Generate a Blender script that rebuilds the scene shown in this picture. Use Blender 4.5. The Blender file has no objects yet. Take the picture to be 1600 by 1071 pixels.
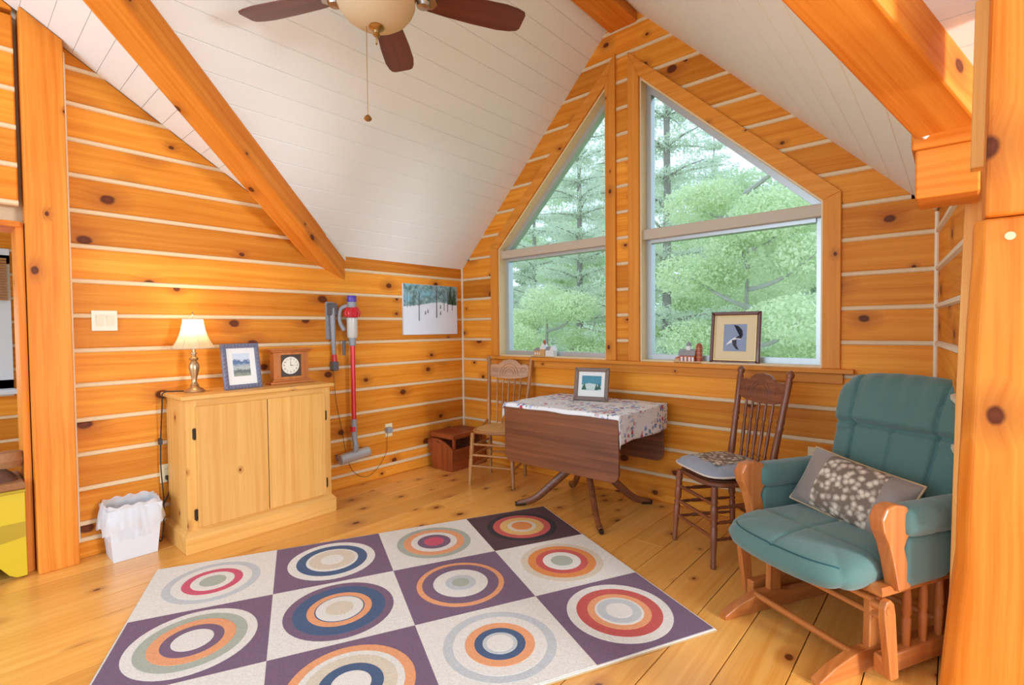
import bpy, bmesh, math, random
import numpy as np
from mathutils import Vector, Matrix
random.seed(7); rng = np.random.default_rng(7)
PI = math.pi
S = bpy.context.scene
COL = S.collection

# ------------------------------------------------------------------ camera
F = 785.0
yaw, pitch, roll = math.radians(41.4), math.radians(1.55), math.radians(-.57)
CAM = Vector((3.76, -3.51, 1.30))
fw = Vector((-math.sin(yaw)*math.cos(pitch), math.cos(yaw)*math.cos(pitch), -math.sin(pitch)))
rt0 = Vector((math.cos(yaw), math.sin(yaw), 0)); up0 = rt0.cross(fw)
rt = rt0*math.cos(roll) + up0*math.sin(roll); up = up0*math.cos(roll) - rt0*math.sin(roll)
cd = bpy.data.cameras.new('camera'); cam = bpy.data.objects.new('camera', cd); COL.objects.link(cam)
cd.sensor_width = 36; cd.lens = F/1600*36; cd.clip_start = .02; cd.clip_end = 300
mw = Matrix((rt, up, -fw)).transposed().to_4x4(); mw.translation = CAM; cam.matrix_world = mw
S.camera = cam

# ------------------------------------------------------------------ world and light
W = bpy.data.worlds.new('overcast_sky'); S.world = W; W.use_nodes = True
W.node_tree.nodes['Background'].inputs[0].default_value = (.70, .885, 1.08, 1)
W.node_tree.nodes['Background'].inputs[1].default_value = 1.7
def area(name, loc, target, sx, sy, power, color):
    l = bpy.data.lights.new(name, 'AREA'); l.shape = 'RECTANGLE'; l.size = sx; l.size_y = sy; l.energy = power; l.color = color
    o = bpy.data.objects.new(name, l); COL.objects.link(o); o.location = loc
    o.rotation_euler = (Vector(target)-Vector(loc)).to_track_quat('-Z', 'Y').to_euler(); return o
area('daylight_from_side_window', (7.3, -2.12, 1.35), (0, -1.2, 1.0), .6, 1.1, 190, (.90, .95, 1.0))
area('rear_ceiling_fill', (1.9, -7.2, 2.0), (1.9, 0, 2.3), 2.6, 1.8, 80, (.74, .9, 1.0))  # unseen fill lamp added behind the camera to brighten the ceiling
vs = S.view_settings
vs.view_transform = 'Standard'; vs.look = 'None'; vs.gamma = 1; vs.use_curve_mapping = False; vs.exposure = 0.1

# ------------------------------------------------------------------ helpers
def lin(c):
    return tuple(((v/255)/12.92 if v/255 <= .04045 else ((v/255+.055)/1.055)**2.4) for v in c)
def tag(o, label=None, cat=None, group=None, kind=None):
    if label: o['label'] = label
    if cat: o['category'] = cat
    if group: o['group'] = group
    if kind: o['kind'] = kind
    return o
def thing(name, label, cat, loc=(0, 0, 0), rz=0, group=None, kind=None):
    o = bpy.data.objects.new(name, None); COL.objects.link(o); o.empty_display_size = .1
    o.location = loc; o.rotation_euler = (0, 0, rz); return tag(o, label, cat, group, kind)
V = Vector
class MB:
    def __init__(s): s.v = []; s.f = []
    def add(s, vs_, fs):
        k = len(s.v); s.v += [tuple(v) for v in vs_]; s.f += [tuple(k+i for i in f) for f in fs]; return s
    def box(s, x0, x1, y0, y1, z0, z1, c=0):
        if c:
            return s.slab([(x0, y0), (x1, y0), (x1, y1), (x0, y1)], (0, 0, z0), (1, 0, 0), (0, 1, 0), z1-z0, c, both=True)
        return s.add([(x0, y0, z0), (x1, y0, z0), (x1, y1, z0), (x0, y1, z0), (x0, y0, z1), (x1, y0, z1), (x1, y1, z1), (x0, y1, z1)],
                     [(0, 3, 2, 1), (4, 5, 6, 7), (0, 1, 5, 4), (1, 2, 6, 5), (2, 3, 7, 6), (3, 0, 4, 7)])
    def prism(s, pts, off):
        n = len(pts); o = V(off); a = [V(p) for p in pts]; b = [p+o for p in a]
        return s.add(a+b, [tuple(range(n-1, -1, -1)), tuple(range(n, 2*n))]+[(i, (i+1) % n, n+(i+1) % n, n+i) for i in range(n)])
    def slab(s, poly, O, A, B, th, ch=0, both=False):
        """poly (2d, ccw in A,B) from plane O, out along A x B by th, outer edge chamfered by ch"""
        O, A, B = V(O), V(A), V(B); N = A.cross(B).normalized(); n = len(poly)
        P = lambda q, d: O+A*q[0]+B*q[1]+N*d
        if ch <= 0: return s.prism([P(q, 0) for q in poly], N*th)
        ins = inset(poly, ch); rings = []
        if both: rings.append([P(q, 0) for q in ins]); rings.append([P(q, ch) for q in poly])
        else: rings.append([P(q, 0) for q in poly])
        rings.append([P(q, th-ch) for q in poly]); rings.append([P(q, th) for q in ins])
        fs = [tuple(range(n-1, -1, -1))]
        for r in range(len(rings)-1):
            fs += [(r*n+i, r*n+(i+1) % n, (r+1)*n+(i+1) % n, (r+1)*n+i) for i in range(n)]
        fs.append(tuple((len(rings)-1)*n+i for i in range(n)))
        return s.add([p for r in rings for p in r], fs)
    def tube(s, pts, rad, n=10, cap=True, flat=None):
        pts = [V(p) for p in pts]; m = len(pts)
        if not hasattr(rad, '__len__'): rad = [rad]*m
        up_ = None; rings = []
        for i, p in enumerate(pts):
            t = (pts[min(i+1, m-1)]-pts[max(i-1, 0)]).normalized()
            if up_ is None: up_ = V((0, 0, 1)) if abs(t.z) < .9 else V((1, 0, 0))
            a = t.cross(up_).normalized(); b = a.cross(t).normalized(); up_ = b
            fx = flat or (1, 1)
            rings.append([p+(a*math.cos(2*PI*k/n)*fx[0]+b*math.sin(2*PI*k/n)*fx[1])*rad[i] for k in range(n)])
        fs = [(i*n+k, i*n+(k+1) % n, (i+1)*n+(k+1) % n, (i+1)*n+k) for i in range(m-1) for k in range(n)]
        if cap: fs += [tuple(range(n-1, -1, -1)), tuple((m-1)*n+k for k in range(n))]
        return s.add([q for r in rings for q in r], fs)
    def turned(s, p0, p1, prof, n=12):
        p0, p1 = V(p0), V(p1)
        return s.tube([p0.lerp(p1, t) for t, r in prof], [r for t, r in prof], n)
    def lathe(s, prof, o=(0, 0, 0), n=24, cap=True):
        o = V(o); m = len(prof)
        vs_ = [o+V((r*math.cos(2*PI*k/n), r*math.sin(2*PI*k/n), z)) for r, z in prof for k in range(n)]
        fs = [(i*n+k, i*n+(k+1) % n, (i+1)*n+(k+1) % n, (i+1)*n+k) for i in range(m-1) for k in range(n)]
        if cap: fs += [tuple(range(n-1, -1, -1)), tuple((m-1)*n+k for k in range(n))]
        return s.add(vs_, fs)
    def grid(s, fn, nu, nv, close=False):
        k = len(s.v)
        for j in range(nv+1):
            for i in range(nu+1): s.v.append(tuple(fn(i/nu, j/nv)))
        s.f += [(k+j*(nu+1)+i, k+j*(nu+1)+i+1, k+(j+1)*(nu+1)+i+1, k+(j+1)*(nu+1)+i) for j in range(nv) for i in range(nu)]
        return s
    def xf(s, M):
        s.v = [tuple(M @ V(v)) for v in s.v]; return s
    def build(s, name, mat, parent=None, smooth=False, bevel=0, sub=0, solid=0, angle=40, fixn=False):
        me = bpy.data.meshes.new(name); me.from_pydata(s.v, [], s.f)
        if fixn:
            b = bmesh.new(); b.from_mesh(me); bmesh.ops.remove_doubles(b, verts=b.verts, dist=1e-5); bmesh.ops.recalc_face_normals(b, faces=b.faces); b.to_mesh(me); b.free()
        me.materials.append(MAT[mat] if isinstance(mat, str) else mat)
        if smooth:
            me.shade_smooth()
            if angle < 180: me.set_sharp_from_angle(angle=math.radians(angle))
        o = bpy.data.objects.new(name, me); COL.objects.link(o)
        if parent: o.parent = parent
        if solid:
            m = o.modifiers.new('solid', 'SOLIDIFY'); m.thickness = solid; m.offset = 0
        if bevel:
            m = o.modifiers.new('bevel', 'BEVEL'); m.width = bevel; m.segments = 2; m.limit_method = 'ANGLE'
        if sub:
            m = o.modifiers.new('sub', 'SUBSURF'); m.levels = sub; m.render_levels = sub
        return o
def inset(poly, d):
    n = len(poly); out = []
    for i in range(n):
        p0, p1, p2 = poly[i-1], poly[i], poly[(i+1) % n]
        e1 = V((p1[0]-p0[0], p1[1]-p0[1])).normalized(); e2 = V((p2[0]-p1[0], p2[1]-p1[1])).normalized()
        n1 = V((-e1.y, e1.x)); n2 = V((-e2.y, e2.x)); k = 1+n1.dot(n2)
        if k < .15: k = .15
        q = V(p1)+(n1+n2)*(d/k); out.append((q.x, q.y))
    return out
def clip(poly, a, b, c):
    """keep a*s+b*t <= c"""
    out = []; n = len(poly)
    for i in range(n):
        p, q = poly[i], poly[(i+1) % n]; dp = a*p[0]+b*p[1]-c; dq = a*q[0]+b*q[1]-c
        if dp <= 0: out.append(p)
        if dp*dq < 0:
            t = dp/(dp-dq); out.append((p[0]+(q[0]-p[0])*t, p[1]+(q[1]-p[1])*t))
    r = []
    for p in out:
        if not r or (abs(p[0]-r[-1][0])+abs(p[1]-r[-1][1])) > 1e-4: r.append(p)
    if len(r) > 1 and (abs(r[0][0]-r[-1][0])+abs(r[0][1]-r[-1][1])) < 1e-4: r.pop()
    return r
def parea(p): return abs(sum(p[i][0]*p[(i+1) % len(p)][1]-p[(i+1) % len(p)][0]*p[i][1] for i in range(len(p))))/2 if len(p) > 2 else 0

# ------------------------------------------------------------------ materials
MAT = {}
class NT:
    def __init__(s, name):
        m = bpy.data.materials.new(name); m.use_nodes = True; s.m = m; s.t = m.node_tree; MAT[name] = m
        s.b = s.t.nodes['Principled BSDF']; s.out = s.t.nodes['Material Output']
    def n(s, typ, **kw):
        x = s.t.nodes.new(typ)
        for k, v in kw.items(): setattr(x, k, v)
        return x
    def l(s, a, b): s.t.links.new(a, b)
    def math(s, op, a, b=None, c=None, clamp=False):
        x = s.n('ShaderNodeMath', operation=op); x.use_clamp = clamp
        for i, v in enumerate((a, b, c)):
            if v is None: continue
            if hasattr(v, 'links'): s.l(v, x.inputs[i])
            else: x.inputs[i].default_value = v
        return x.outputs[0]
    def mr(s, v, a, b, c, d):
        x = s.n('ShaderNodeMapRange'); s.l(v, x.inputs[0])
        for i, q in enumerate((a, b, c, d)): x.inputs[1+i].default_value = q
        return x.outputs[0]
    def comb(s, x, y, z=0.0):
        c = s.n('ShaderNodeCombineXYZ')
        for i, v in enumerate((x, y, z)):
            if hasattr(v, 'links'): s.l(v, c.inputs[i])
            else: c.inputs[i].default_value = v
        return c.outputs[0]
    def mix(s, fac, a, b, blend='MIX'):
        x = s.n('ShaderNodeMix', data_type='RGBA', blend_type=blend)
        for i, v in ((0, fac), (6, a), (7, b)):
            if hasattr(v, 'links'): s.l(v, x.inputs[i])
            elif i == 0: x.inputs[0].default_value = v
            else: x.inputs[i].default_value = (*v, 1) if len(v) == 3 else v
        return x.outputs[2]
    def noise(s, vec, scale, detail=3, dim='3D', rough=.55):
        x = s.n('ShaderNodeTexNoise', noise_dimensions=dim); s.l(vec, x.inputs['Vector'])
        x.inputs['Scale'].default_value = scale; x.inputs['Detail'].default_value = detail; x.inputs['Roughness'].default_value = rough
        return x.outputs[0]
    def bump(s, h, strength=.3, dist=.01):
        x = s.n('ShaderNodeBump'); x.inputs['Strength'].default_value = strength; x.inputs['Distance'].default_value = dist
        s.l(h, x.inputs['Height']); s.l(x.outputs[0], s.b.inputs['Normal'])
def wood(name, c1, c2, axis, knots=.6, rough=.45, coat=0., kden=(1.5, 5.0), kr=(.006, .016), var=.28, bump=.15, dark=(84, 32, 12)):
    t = NT(name); tc = t.n('ShaderNodeTexCoord'); sp = t.n('ShaderNodeSeparateXYZ'); t.l(tc.outputs['Object'], sp.inputs[0])
    oi = t.n('ShaderNodeObjectInfo'); r = oi.outputs['Random']
    ax = 'xyz'.index(axis); o = [i for i in range(3) if i != ax]
    u = t.math('MULTIPLY_ADD', r, 17.3, sp.outputs[ax]); v = t.math('ADD', sp.outputs[o[0]], sp.outputs[o[1]])
    v = t.math('MULTIPLY_ADD', r, 31.7, v)
    if knots:
        P = t.comb(t.math('MULTIPLY', u, kden[0]), t.math('MULTIPLY', v, kden[1]))
        vo = t.n('ShaderNodeTexVoronoi', voronoi_dimensions='2D'); vo.inputs['Scale'].default_value = 1; t.l(P, vo.inputs['Vector'])
        d = t.n('ShaderNodeVectorMath', operation='SUBTRACT'); t.l(P, d.inputs[0]); t.l(vo.outputs['Position'], d.inputs[1])
        ds = t.n('ShaderNodeVectorMath', operation='MULTIPLY'); t.l(d.outputs[0], ds.inputs[0]); ds.inputs[1].default_value = (.72/kden[0], 1/kden[1], 0)
        ln = t.n('ShaderNodeVectorMath', operation='LENGTH'); t.l(ds.outputs[0], ln.inputs[0])
        cs = t.n('ShaderNodeSeparateColor'); t.l(vo.outputs['Color'], cs.inputs[0])
        rad = t.math('MULTIPLY_ADD', cs.outputs[0], kr[1], kr[0])
        on = t.math('LESS_THAN', cs.outputs[1], knots)
        q = t.math('DIVIDE', ln.outputs['Value'], rad)
        ang = t.noise(P, 9, 2, '2D'); q = t.math('MULTIPLY_ADD', ang, .35, q)
        mask = t.math('MULTIPLY', t.mr(q, .95, 1.35, 1, 0), on)
        halo = t.math('MULTIPLY', t.mr(q, 1.0, 4.2, 1, 0), on)
        core = t.math('MULTIPLY', t.mr(q, .3, .8, 1, 0), on)
        vw = t.math('MULTIPLY_ADD', halo, .022, v)
    else: vw = v
    w = t.noise(t.comb(t.math('MULTIPLY', u, .9), t.math('MULTIPLY', v, 5)), 1, 2, '2D')
    vw = t.math('MULTIPLY_ADD', w, .045, vw)
    ring = t.noise(t.comb(t.math('MULTIPLY', u, .5), t.math('MULTIPLY', vw, 30)), 1, 2, '2D')
    fine = t.noise(t.comb(t.math('MULTIPLY', u, 3), t.math('MULTIPLY', vw, 160)), 1, 2, '2D')
    blot = t.noise(t.comb(t.math('MULTIPLY', u, 1.6), t.math('MULTIPLY', v, 4)), 1, 2, '2D')
    f = t.math('MULTIPLY_ADD', ring, .62, t.math('MULTIPLY_ADD', fine, .28, t.math('MULTIPLY', blot, .25)))
    f = t.mr(f, .38, .78, 0, 1)
    col = t.mix(f, lin(c1), lin(c2))
    br = t.math('MULTIPLY_ADD', r, var, 1-var*.55)
    col = t.mix(1.0, col, t.comb(br, t.math('POWER', br, 1.25), t.math('POWER', br, 1.5)), 'MULTIPLY')
    if knots:
        col = t.mix(t.math('MULTIPLY', halo, .55), col, lin((max(dark[0]+70, 0), dark[1]+45, dark[2]+16)))
        col = t.mix(t.math('MULTIPLY', mask, .92), col, lin(dark))
        col = t.mix(t.math('MULTIPLY', core, .35), col, lin((dark[0]+40, dark[1]+34, dark[2]+24)))
    t.l(col, t.b.inputs['Base Color']); t.b.inputs['Roughness'].default_value = rough
    if not coat: t.b.inputs['Specular IOR Level'].default_value = .18
    if coat:
        t.b.inputs['Coat Weight'].default_value = coat; t.b.inputs['Coat Roughness'].default_value = .22
    if bump: t.bump(f, bump, .002)
    return t.m
def plain(name, c, rough=.5, metal=0, noise=0, nscale=40, bump=0, coat=0, emit=None, spec=None, sheen=0):
    t = NT(name); t.b.inputs['Roughness'].default_value = rough; t.b.inputs['Metallic'].default_value = metal
    tc = t.n('ShaderNodeTexCoord'); nz = t.noise(tc.outputs['Object'], nscale, 4)
    k = max(noise, .02)
    dk = tuple(v*(1-k) for v in lin(c)); lt = tuple(min(1, v*(1+k)) for v in lin(c))
    t.l(t.mix(nz, dk, lt), t.b.inputs['Base Color'])
    if bump: t.bump(nz, bump, .003)
    if coat: t.b.inputs['Coat Weight'].default_value = coat
    if sheen: t.b.inputs['Sheen Weight'].default_value = sheen
    if spec is not None: t.b.inputs['Specular IOR Level'].default_value = spec
    if emit: t.b.inputs['Emission Color'].default_value = (*lin(emit[0]), 1); t.b.inputs['Emission Strength'].default_value = emit[1]
    return t.m

P1, P2 = (236, 158, 56), (212, 120, 24)
for a in 'xyz': wood('pine_log_'+a, P1, P2, a, .72, .5, kden=(1.7, 5.2), kr=(.007, .022), var=.42)
for a in 'xyz': wood('pine_beam_'+a, (234, 152, 60), (210, 114, 28), a, .7, .48, kden=(1.5, 5.0), kr=(.006, .014), var=.15)
for a in 'xyz': wood('pine_trim_'+a, (230, 152, 62), (210, 126, 40), a, .35, .45, kden=(1.6, 8.0), kr=(.004, .009), var=.12)
wood('pine_floor', (240, 182, 96), (226, 154, 66), 'y', .85, .3, coat=.5, kden=(1.5, 4.6), kr=(.006, .015), var=.26, bump=.08)
for a in 'xz': wood('cabinet_'+a, (234, 182, 106), (218, 154, 74), a, .45, .42, kden=(2.0, 6.0), kr=(.004, .008), var=.1, bump=.06)
wood('cabinet_y', (234, 182, 106), (218, 154, 74), 'y', .3, .42, kden=(2.0, 6.0), kr=(.004, .008), var=.1, bump=.06)
for a in 'xyz': wood('oak_'+a, (204, 142, 78), (150, 94, 48), a, 0, .4, coat=.2, var=.1)
for a in 'xyz': wood('brown_chair_'+a, (146, 84, 52), (96, 50, 30), a, 0, .38, coat=.25, var=.1)
for a in 'xz': wood('mahogany_'+a, (140, 82, 48), (98, 52, 30), a, 0, .4, coat=.12, var=.06, bump=.05)
for a in 'xyz': wood('cherry_'+a, (172, 86, 44), (130, 56, 26), a, 0, .35, coat=.35, var=.1)
for a in 'xyz': wood('honey_'+a, (206, 128, 64), (176, 98, 42), a, 0, .38, coat=.25, var=.08)
wood('blade_wood', (118, 60, 46), (84, 38, 30), 'x', 0, .35, coat=.2, var=.05)
plain('chinking', (226, 200, 160), .8, noise=.06, nscale=60, bump=.1)
plain('caulk', (238, 222, 194), .7, noise=.04)
plain('white_board', (240, 244, 244), .45, noise=.015, nscale=6)
plain('groove', (226, 222, 212), .7)
plain('shell', (170, 120, 70), .8)
plain('taupe_vinyl', (196, 180, 158), .45)
plain('pale_jamb', (232, 206, 158), .5, noise=.05, nscale=12)
plain('aluminium', (190, 194, 196), .35, metal=.5)
plain('cream_plastic', (216, 204, 174), .35)
plain('ivory_plastic', (232, 216, 176), .35)
plain('white_plastic', (216, 219, 225), .35)
plain('black_cord', (44, 34, 28), .5)
plain('black_velvet', (28, 34, 46), .9)
plain('brass', (178, 142, 88), .3, metal=1)
plain('nickel', (196, 186, 170), .25, metal=1)
plain('pewter', (188, 160, 122), .32, metal=.85, noise=.1, nscale=30)
plain('dark_iron', (60, 46, 34), .5, metal=.6)
plain('grey_plastic', (150, 150, 154), .4, noise=.05)
plain('dark_grey_plastic', (92, 92, 98), .45)
plain('purple_plastic', (84, 62, 168), .35)
plain('red_plastic', (206, 40, 48), .3)
plain('red_metal', (214, 58, 62), .28, metal=.3)
plain('clear_bin', (206, 202, 190), .2)
plain('teal_fabric', (84, 120, 114), .95, noise=.16, nscale=260, bump=.25, sheen=.3)
plain('teal_seam', (38, 84, 88), .95)
plain('satin_grey', (140, 128, 118), .45, noise=.08, nscale=20, sheen=.3)
plain('tan_piping', (188, 158, 118), .7)
plain('cushion_grey', (146, 152, 164), .6, noise=.12, nscale=18, sheen=.2)
plain('cushion_piping', (216, 206, 190), .7)
plain('linen_shade_frame', (190, 176, 150), .5)
plain('clock_face', (240, 234, 216), .5)
plain('clock_plate', (72, 62, 54), .5)
plain('black_ink', (26, 24, 24), .6)
plain('mat_white', (236, 234, 228), .7)
plain('mat_cream', (232, 212, 168), .7)
plain('frame_blue', (112, 112, 132), .5, noise=.35, nscale=90, bump=.5)
plain('frame_brown', (124, 100, 84), .5, noise=.2, nscale=120, bump=.3)
plain('frame_cherry', (104, 56, 38), .35, coat=.3)
plain('gold', (204, 172, 110), .35, metal=.5)
plain('snow_paint', (222, 228, 238), .6, noise=.05, nscale=14)
plain('trunk_paint', (104, 110, 116), .7, noise=.2, nscale=60)
plain('fir_paint', (54, 84, 62), .7, noise=.3, nscale=60)
plain('white_paint', (238, 240, 244), .6)
plain('bird_blue', (142, 158, 184), .6, noise=.1, nscale=20)
plain('bird_dark', (44, 46, 58), .6)
plain('teal_print', (70, 142, 160), .6, noise=.15, nscale=30)
plain('lake_print', (196, 214, 206), .6, noise=.15, nscale=60)
plain('tree_print', (52, 92, 76), .6)
plain('yellow_paint', (208, 180, 8), .5, noise=.04, nscale=6)
plain('mustard_paint', (176, 146, 6), .5)
plain('wicker', (150, 100, 58), .8, noise=.4, nscale=120, bump=.8)
plain('cane', (214, 170, 106), .7, noise=.2, nscale=220, bump=.3)
plain('brown_cloth', (96, 62, 44), .9, noise=.4, nscale=40, bump=.5)
plain('bamboo', (168, 112, 62), .7, noise=.25, nscale=90, bump=.3)
plain('ceramic_white', (228, 228, 224), .3)
plain('ceramic_tan', (206, 158, 98), .4, noise=.12, nscale=80)
plain('ceramic_red', (176, 84, 54), .4, noise=.15, nscale=80)
plain('ceramic_grey', (150, 148, 148), .4)
plain('shell_dark', (44, 30, 20), .9)
plain('bark', (176, 170, 160), .9, noise=.3, nscale=14, bump=.6)
plain('dark_bark', (150, 142, 134), .9, noise=.3, nscale=14, bump=.6)
plain('grass', (138, 168, 98), .95, noise=.25, nscale=3)
for nm, c in dict(rug_cream=(220, 216, 208), rug_plum=(118, 94, 116), rug_dark=(82, 56, 60), rug_blue=(72, 92, 124), rug_grey=(188, 192, 194), rug_sage=(166, 172, 158),
                  rug_orange=(224, 156, 110), rug_rust=(214, 134, 70), rug_pink=(200, 86, 108), rug_red=(192, 86, 80), rug_tan=(208, 196, 176), rug_gold=(214, 172, 104), rug_black=(52, 46, 50), rug_edge=(186, 160, 120)).items():
    plain(nm, c, .98, noise=.24, nscale=120, bump=.7)
def leafmat(name, c1, c2):
    t = NT(name); tc = t.n('ShaderNodeTexCoord'); nz = t.noise(tc.outputs['Object'], 1.3, 4); nz2 = t.noise(tc.outputs['Object'], 9, 2)
    col = t.mix(t.mr(t.math('MULTIPLY_ADD', nz2, .5, nz), .45, 1.05, 0, 1), lin(c1), lin(c2))
    t.t.nodes.remove(t.b); d = t.n('ShaderNodeBsdfDiffuse'); tr = t.n('ShaderNodeBsdfTranslucent'); mx = t.n('ShaderNodeMixShader'); mx.inputs[0].default_value = .45
    t.l(col, d.inputs[0]); t.l(col, tr.inputs[0]); t.l(d.outputs[0], mx.inputs[1]); t.l(tr.outputs[0], mx.inputs[2]); t.l(mx.outputs[0], t.out.inputs[0])
leafmat('leaf_pine', (204, 214, 190), (234, 238, 218))  # these leaf colours are paled to stand in for outdoor haze
leafmat('leaf_light', (204, 220, 172), (240, 244, 212))
leafmat('leaf_mid', (194, 212, 172), (232, 238, 206))
def glassmat():
    t = NT('window_glass'); t.t.nodes.remove(t.b)
    a = t.n('ShaderNodeBsdfTransparent'); a.inputs[0].default_value = (.95, .98, .97, 1); g = t.n('ShaderNodeBsdfGlossy'); g.inputs['Roughness'].default_value = .02
    lw = t.n('ShaderNodeLayerWeight'); lw.inputs[0].default_value = .2; mx = t.n('ShaderNodeMixShader')
    t.l(t.math('MULTIPLY', lw.outputs['Fresnel'], .5), mx.inputs[0]); t.l(a.outputs[0], mx.inputs[1]); t.l(g.outputs[0], mx.inputs[2]); t.l(mx.outputs[0], t.out.inputs[0])
glassmat()
def transl(name, c, fac=.6, rough=.8, alpha=0):
    t = NT(name); t.t.nodes.remove(t.b); d = t.n('ShaderNodeBsdfDiffuse'); tr = t.n('ShaderNodeBsdfTranslucent'); mx = t.n('ShaderNodeMixShader'); mx.inputs[0].default_value = fac
    for q in (d, tr): q.inputs[0].default_value = (*lin(c), 1)
    t.l(d.outputs[0], mx.inputs[1]); t.l(tr.outputs[0], mx.inputs[2])
    o = mx.outputs[0]
    if alpha:
        tp = t.n('ShaderNodeBsdfTransparent'); m2 = t.n('ShaderNodeMixShader'); m2.inputs[0].default_value = alpha
        t.l(o, m2.inputs[1]); t.l(tp.outputs[0], m2.inputs[2]); o = m2.outputs[0]
    t.l(o, t.out.inputs[0])
transl('lamp_shade', (248, 228, 196), .6)
transl('frosted_bowl', (236, 216, 180), .35)
transl('bag_film', (246, 246, 248), .5, alpha=.25)
def brocade():
    t = NT('brocade'); tc = t.n('ShaderNodeTexCoord'); v = t.n('ShaderNodeTexVoronoi'); v.inputs['Scale'].default_value = 40; t.l(tc.outputs['Object'], v.inputs['Vector'])
    nz = t.noise(tc.outputs['Object'], 60, 3); f = t.math('MULTIPLY_ADD', nz, .55, v.outputs['Distance'])
    col = t.mix(t.mr(f, .45, .9, 0, 1), lin((218, 204, 184)), lin((118, 102, 88))); t.l(col, t.b.inputs['Base Color']); t.b.inputs['Roughness'].default_value = .6; t.bump(f, .3, .004)
brocade()
def floral():
    t = NT('floral_cloth'); tc = t.n('ShaderNodeTexCoord'); base = lin((232, 232, 232))
    big = t.noise(tc.outputs['Object'], 4.2, 1); zone = t.mr(big, .44, .52, 0, 1)
    def dots(scale, th, seed):
        mp = t.n('ShaderNodeMapping'); mp.inputs['Location'].default_value = (seed, seed*.7, seed*1.3); t.l(tc.outputs['Object'], mp.inputs[0])
        v = t.n('ShaderNodeTexVoronoi'); v.inputs['Scale'].default_value = scale; t.l(mp.outputs[0], v.inputs['Vector'])
        nz = t.noise(mp.outputs[0], 70, 2); cs = t.n('ShaderNodeSeparateColor'); t.l(v.outputs['Color'], cs.inputs[0])
        d = t.math('MULTIPLY_ADD', nz, .35, v.outputs['Distance']); return t.math('MULTIPLY', t.math('LESS_THAN', d, th), t.math('LESS_THAN', cs.outputs[0], .6))
    c = t.mix(t.math('MULTIPLY', dots(26, .62, 3), zone), base, lin((120, 146, 196)))
    c = t.mix(t.math('MULTIPLY', dots(22, .5, 11), zone), c, lin((196, 66, 84)))
    c = t.mix(t.math('MULTIPLY', dots(34, .42, 23), zone), c, lin((90, 116, 96)))
    c = t.mix(t.math('MULTIPLY', dots(15, .27, 31), .8), c, lin((204, 120, 130)))
    t.l(c, t.b.inputs['Base Color']); t.b.inputs['Roughness'].default_value = .85
floral()
def snowforest():
    t = NT('painted_forest'); tc = t.n('ShaderNodeTexCoord'); nz = t.noise(tc.outputs['Object'], 30, 4); n2 = t.noise(tc.outputs['Object'], 9, 3)
    c = t.mix(t.mr(nz, .35, .65, 0, 1), lin((78, 116, 110)), lin((148, 184, 190))); c = t.mix(t.mr(n2, .5, .65, 0, 1), c, lin((128, 186, 208)))
    t.l(c, t.b.inputs['Base Color']); t.b.inputs['Roughness'].default_value = .6
snowforest()
def landscape():
    t = NT('print_landscape'); tc = t.n('ShaderNodeTexCoord'); sp = t.n('ShaderNodeSeparateXYZ'); t.l(tc.outputs['Generated'], sp.inputs[0])
    nz = t.noise(tc.outputs['Generated'], 5, 4); h = t.math('MULTIPLY_ADD', nz, .5, sp.outputs[2])
    r = t.n('ShaderNodeValToRGB'); t.l(h, r.inputs[0]); e = r.color_ramp.elements
    e[0].position = .25; e[0].color = (*lin((150, 156, 140)), 1); e[1].position = 1.1 if False else 1.0; e[1].color = (*lin((206, 216, 226)), 1)
    for p, c in ((.5, (88, 104, 108)), (.62, (190, 196, 190)), (.8, (104, 130, 164)), (.9, (84, 108, 150))):
        x = e.new(p); x.color = (*lin(c), 1)
    t.l(r.outputs[0], t.b.inputs['Base Color'])
landscape()

# ------------------------------------------------------------------ setting: floor
RS = 1.02                                   # dormer roof slope
XR = 3.68; XA = 1.84                        # dormer width, ridge x
EZ = 1.905                                  # eave height
def roofz(x): return EZ+RS*x if x < XA else EZ+RS*(XR-x)
def mainz(y): return .998-.631*y
def vy(x): return -(1.43+1.616*x)           # left valley line
def vyR(x): return -(1.40+2.518*x)          # right valley line (x measured from the right eave)
def mainzR(y): return 1.43-.405*y
floor = tag(MB().box(-3, 8, -6, .12, -.14, -.03).build('floor', 'shell_dark'), 'wide knotty pine plank floor of the loft', None, kind='structure')
x = -3.0+.0
k = 0
xs = [.01+.2065*i for i in range(-14, 38)]
for i in range(len(xs)-1):
    a, b = xs[i], xs[i+1]-.004
    if b > 7.9: break
    cuts = [-5.9]; y = -5.9+random.uniform(.8, 2.6)
    while y < -.5:
        cuts.append(y); y += random.uniform(1.6, 3.4)
    cuts.append(.05)
    for j in range(len(cuts)-1):
        if -2.4 > b or a > 5.5: 
            pass
        MB().slab([(a, cuts[j]+.001), (b, cuts[j]+.001), (b, cuts[j+1]-.001), (a, cuts[j+1]-.001)], (0, 0, -.03), (1, 0, 0), (0, 1, 0), .03, .0012).build('plank', 'pine_floor', floor)

# ------------------------------------------------------------------ setting: log walls
CH = .013
def log(wall, poly, O, A, B, mat, th=.11):
    if parea(poly) < .0015 or len(poly) < 3: return
    O = V(O)-V(A).cross(V(B)).normalized()*th
    MB().slab(poly, O, A, B, th, .006).build('log', mat, wall)
def chink(wall, s0, s1, z, O, A, B, proud=.002, hh=.0155, mat='chinking'):
    if s1-s0 < .02: return
    O, A, B = V(O), V(A), V(B); N = A.cross(B).normalized(); m = MB()
    prof = [(-hh, -.05), (-hh, -.008), (-hh*.5, proud), (hh*.5, proud), (hh, -.008), (hh, -.05)]
    a = [O+A*s0+B*(z+q)+N*d for q, d in prof]; m.prism(a, A*(s1-s0)); m.build('chinking', mat, wall)
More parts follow.
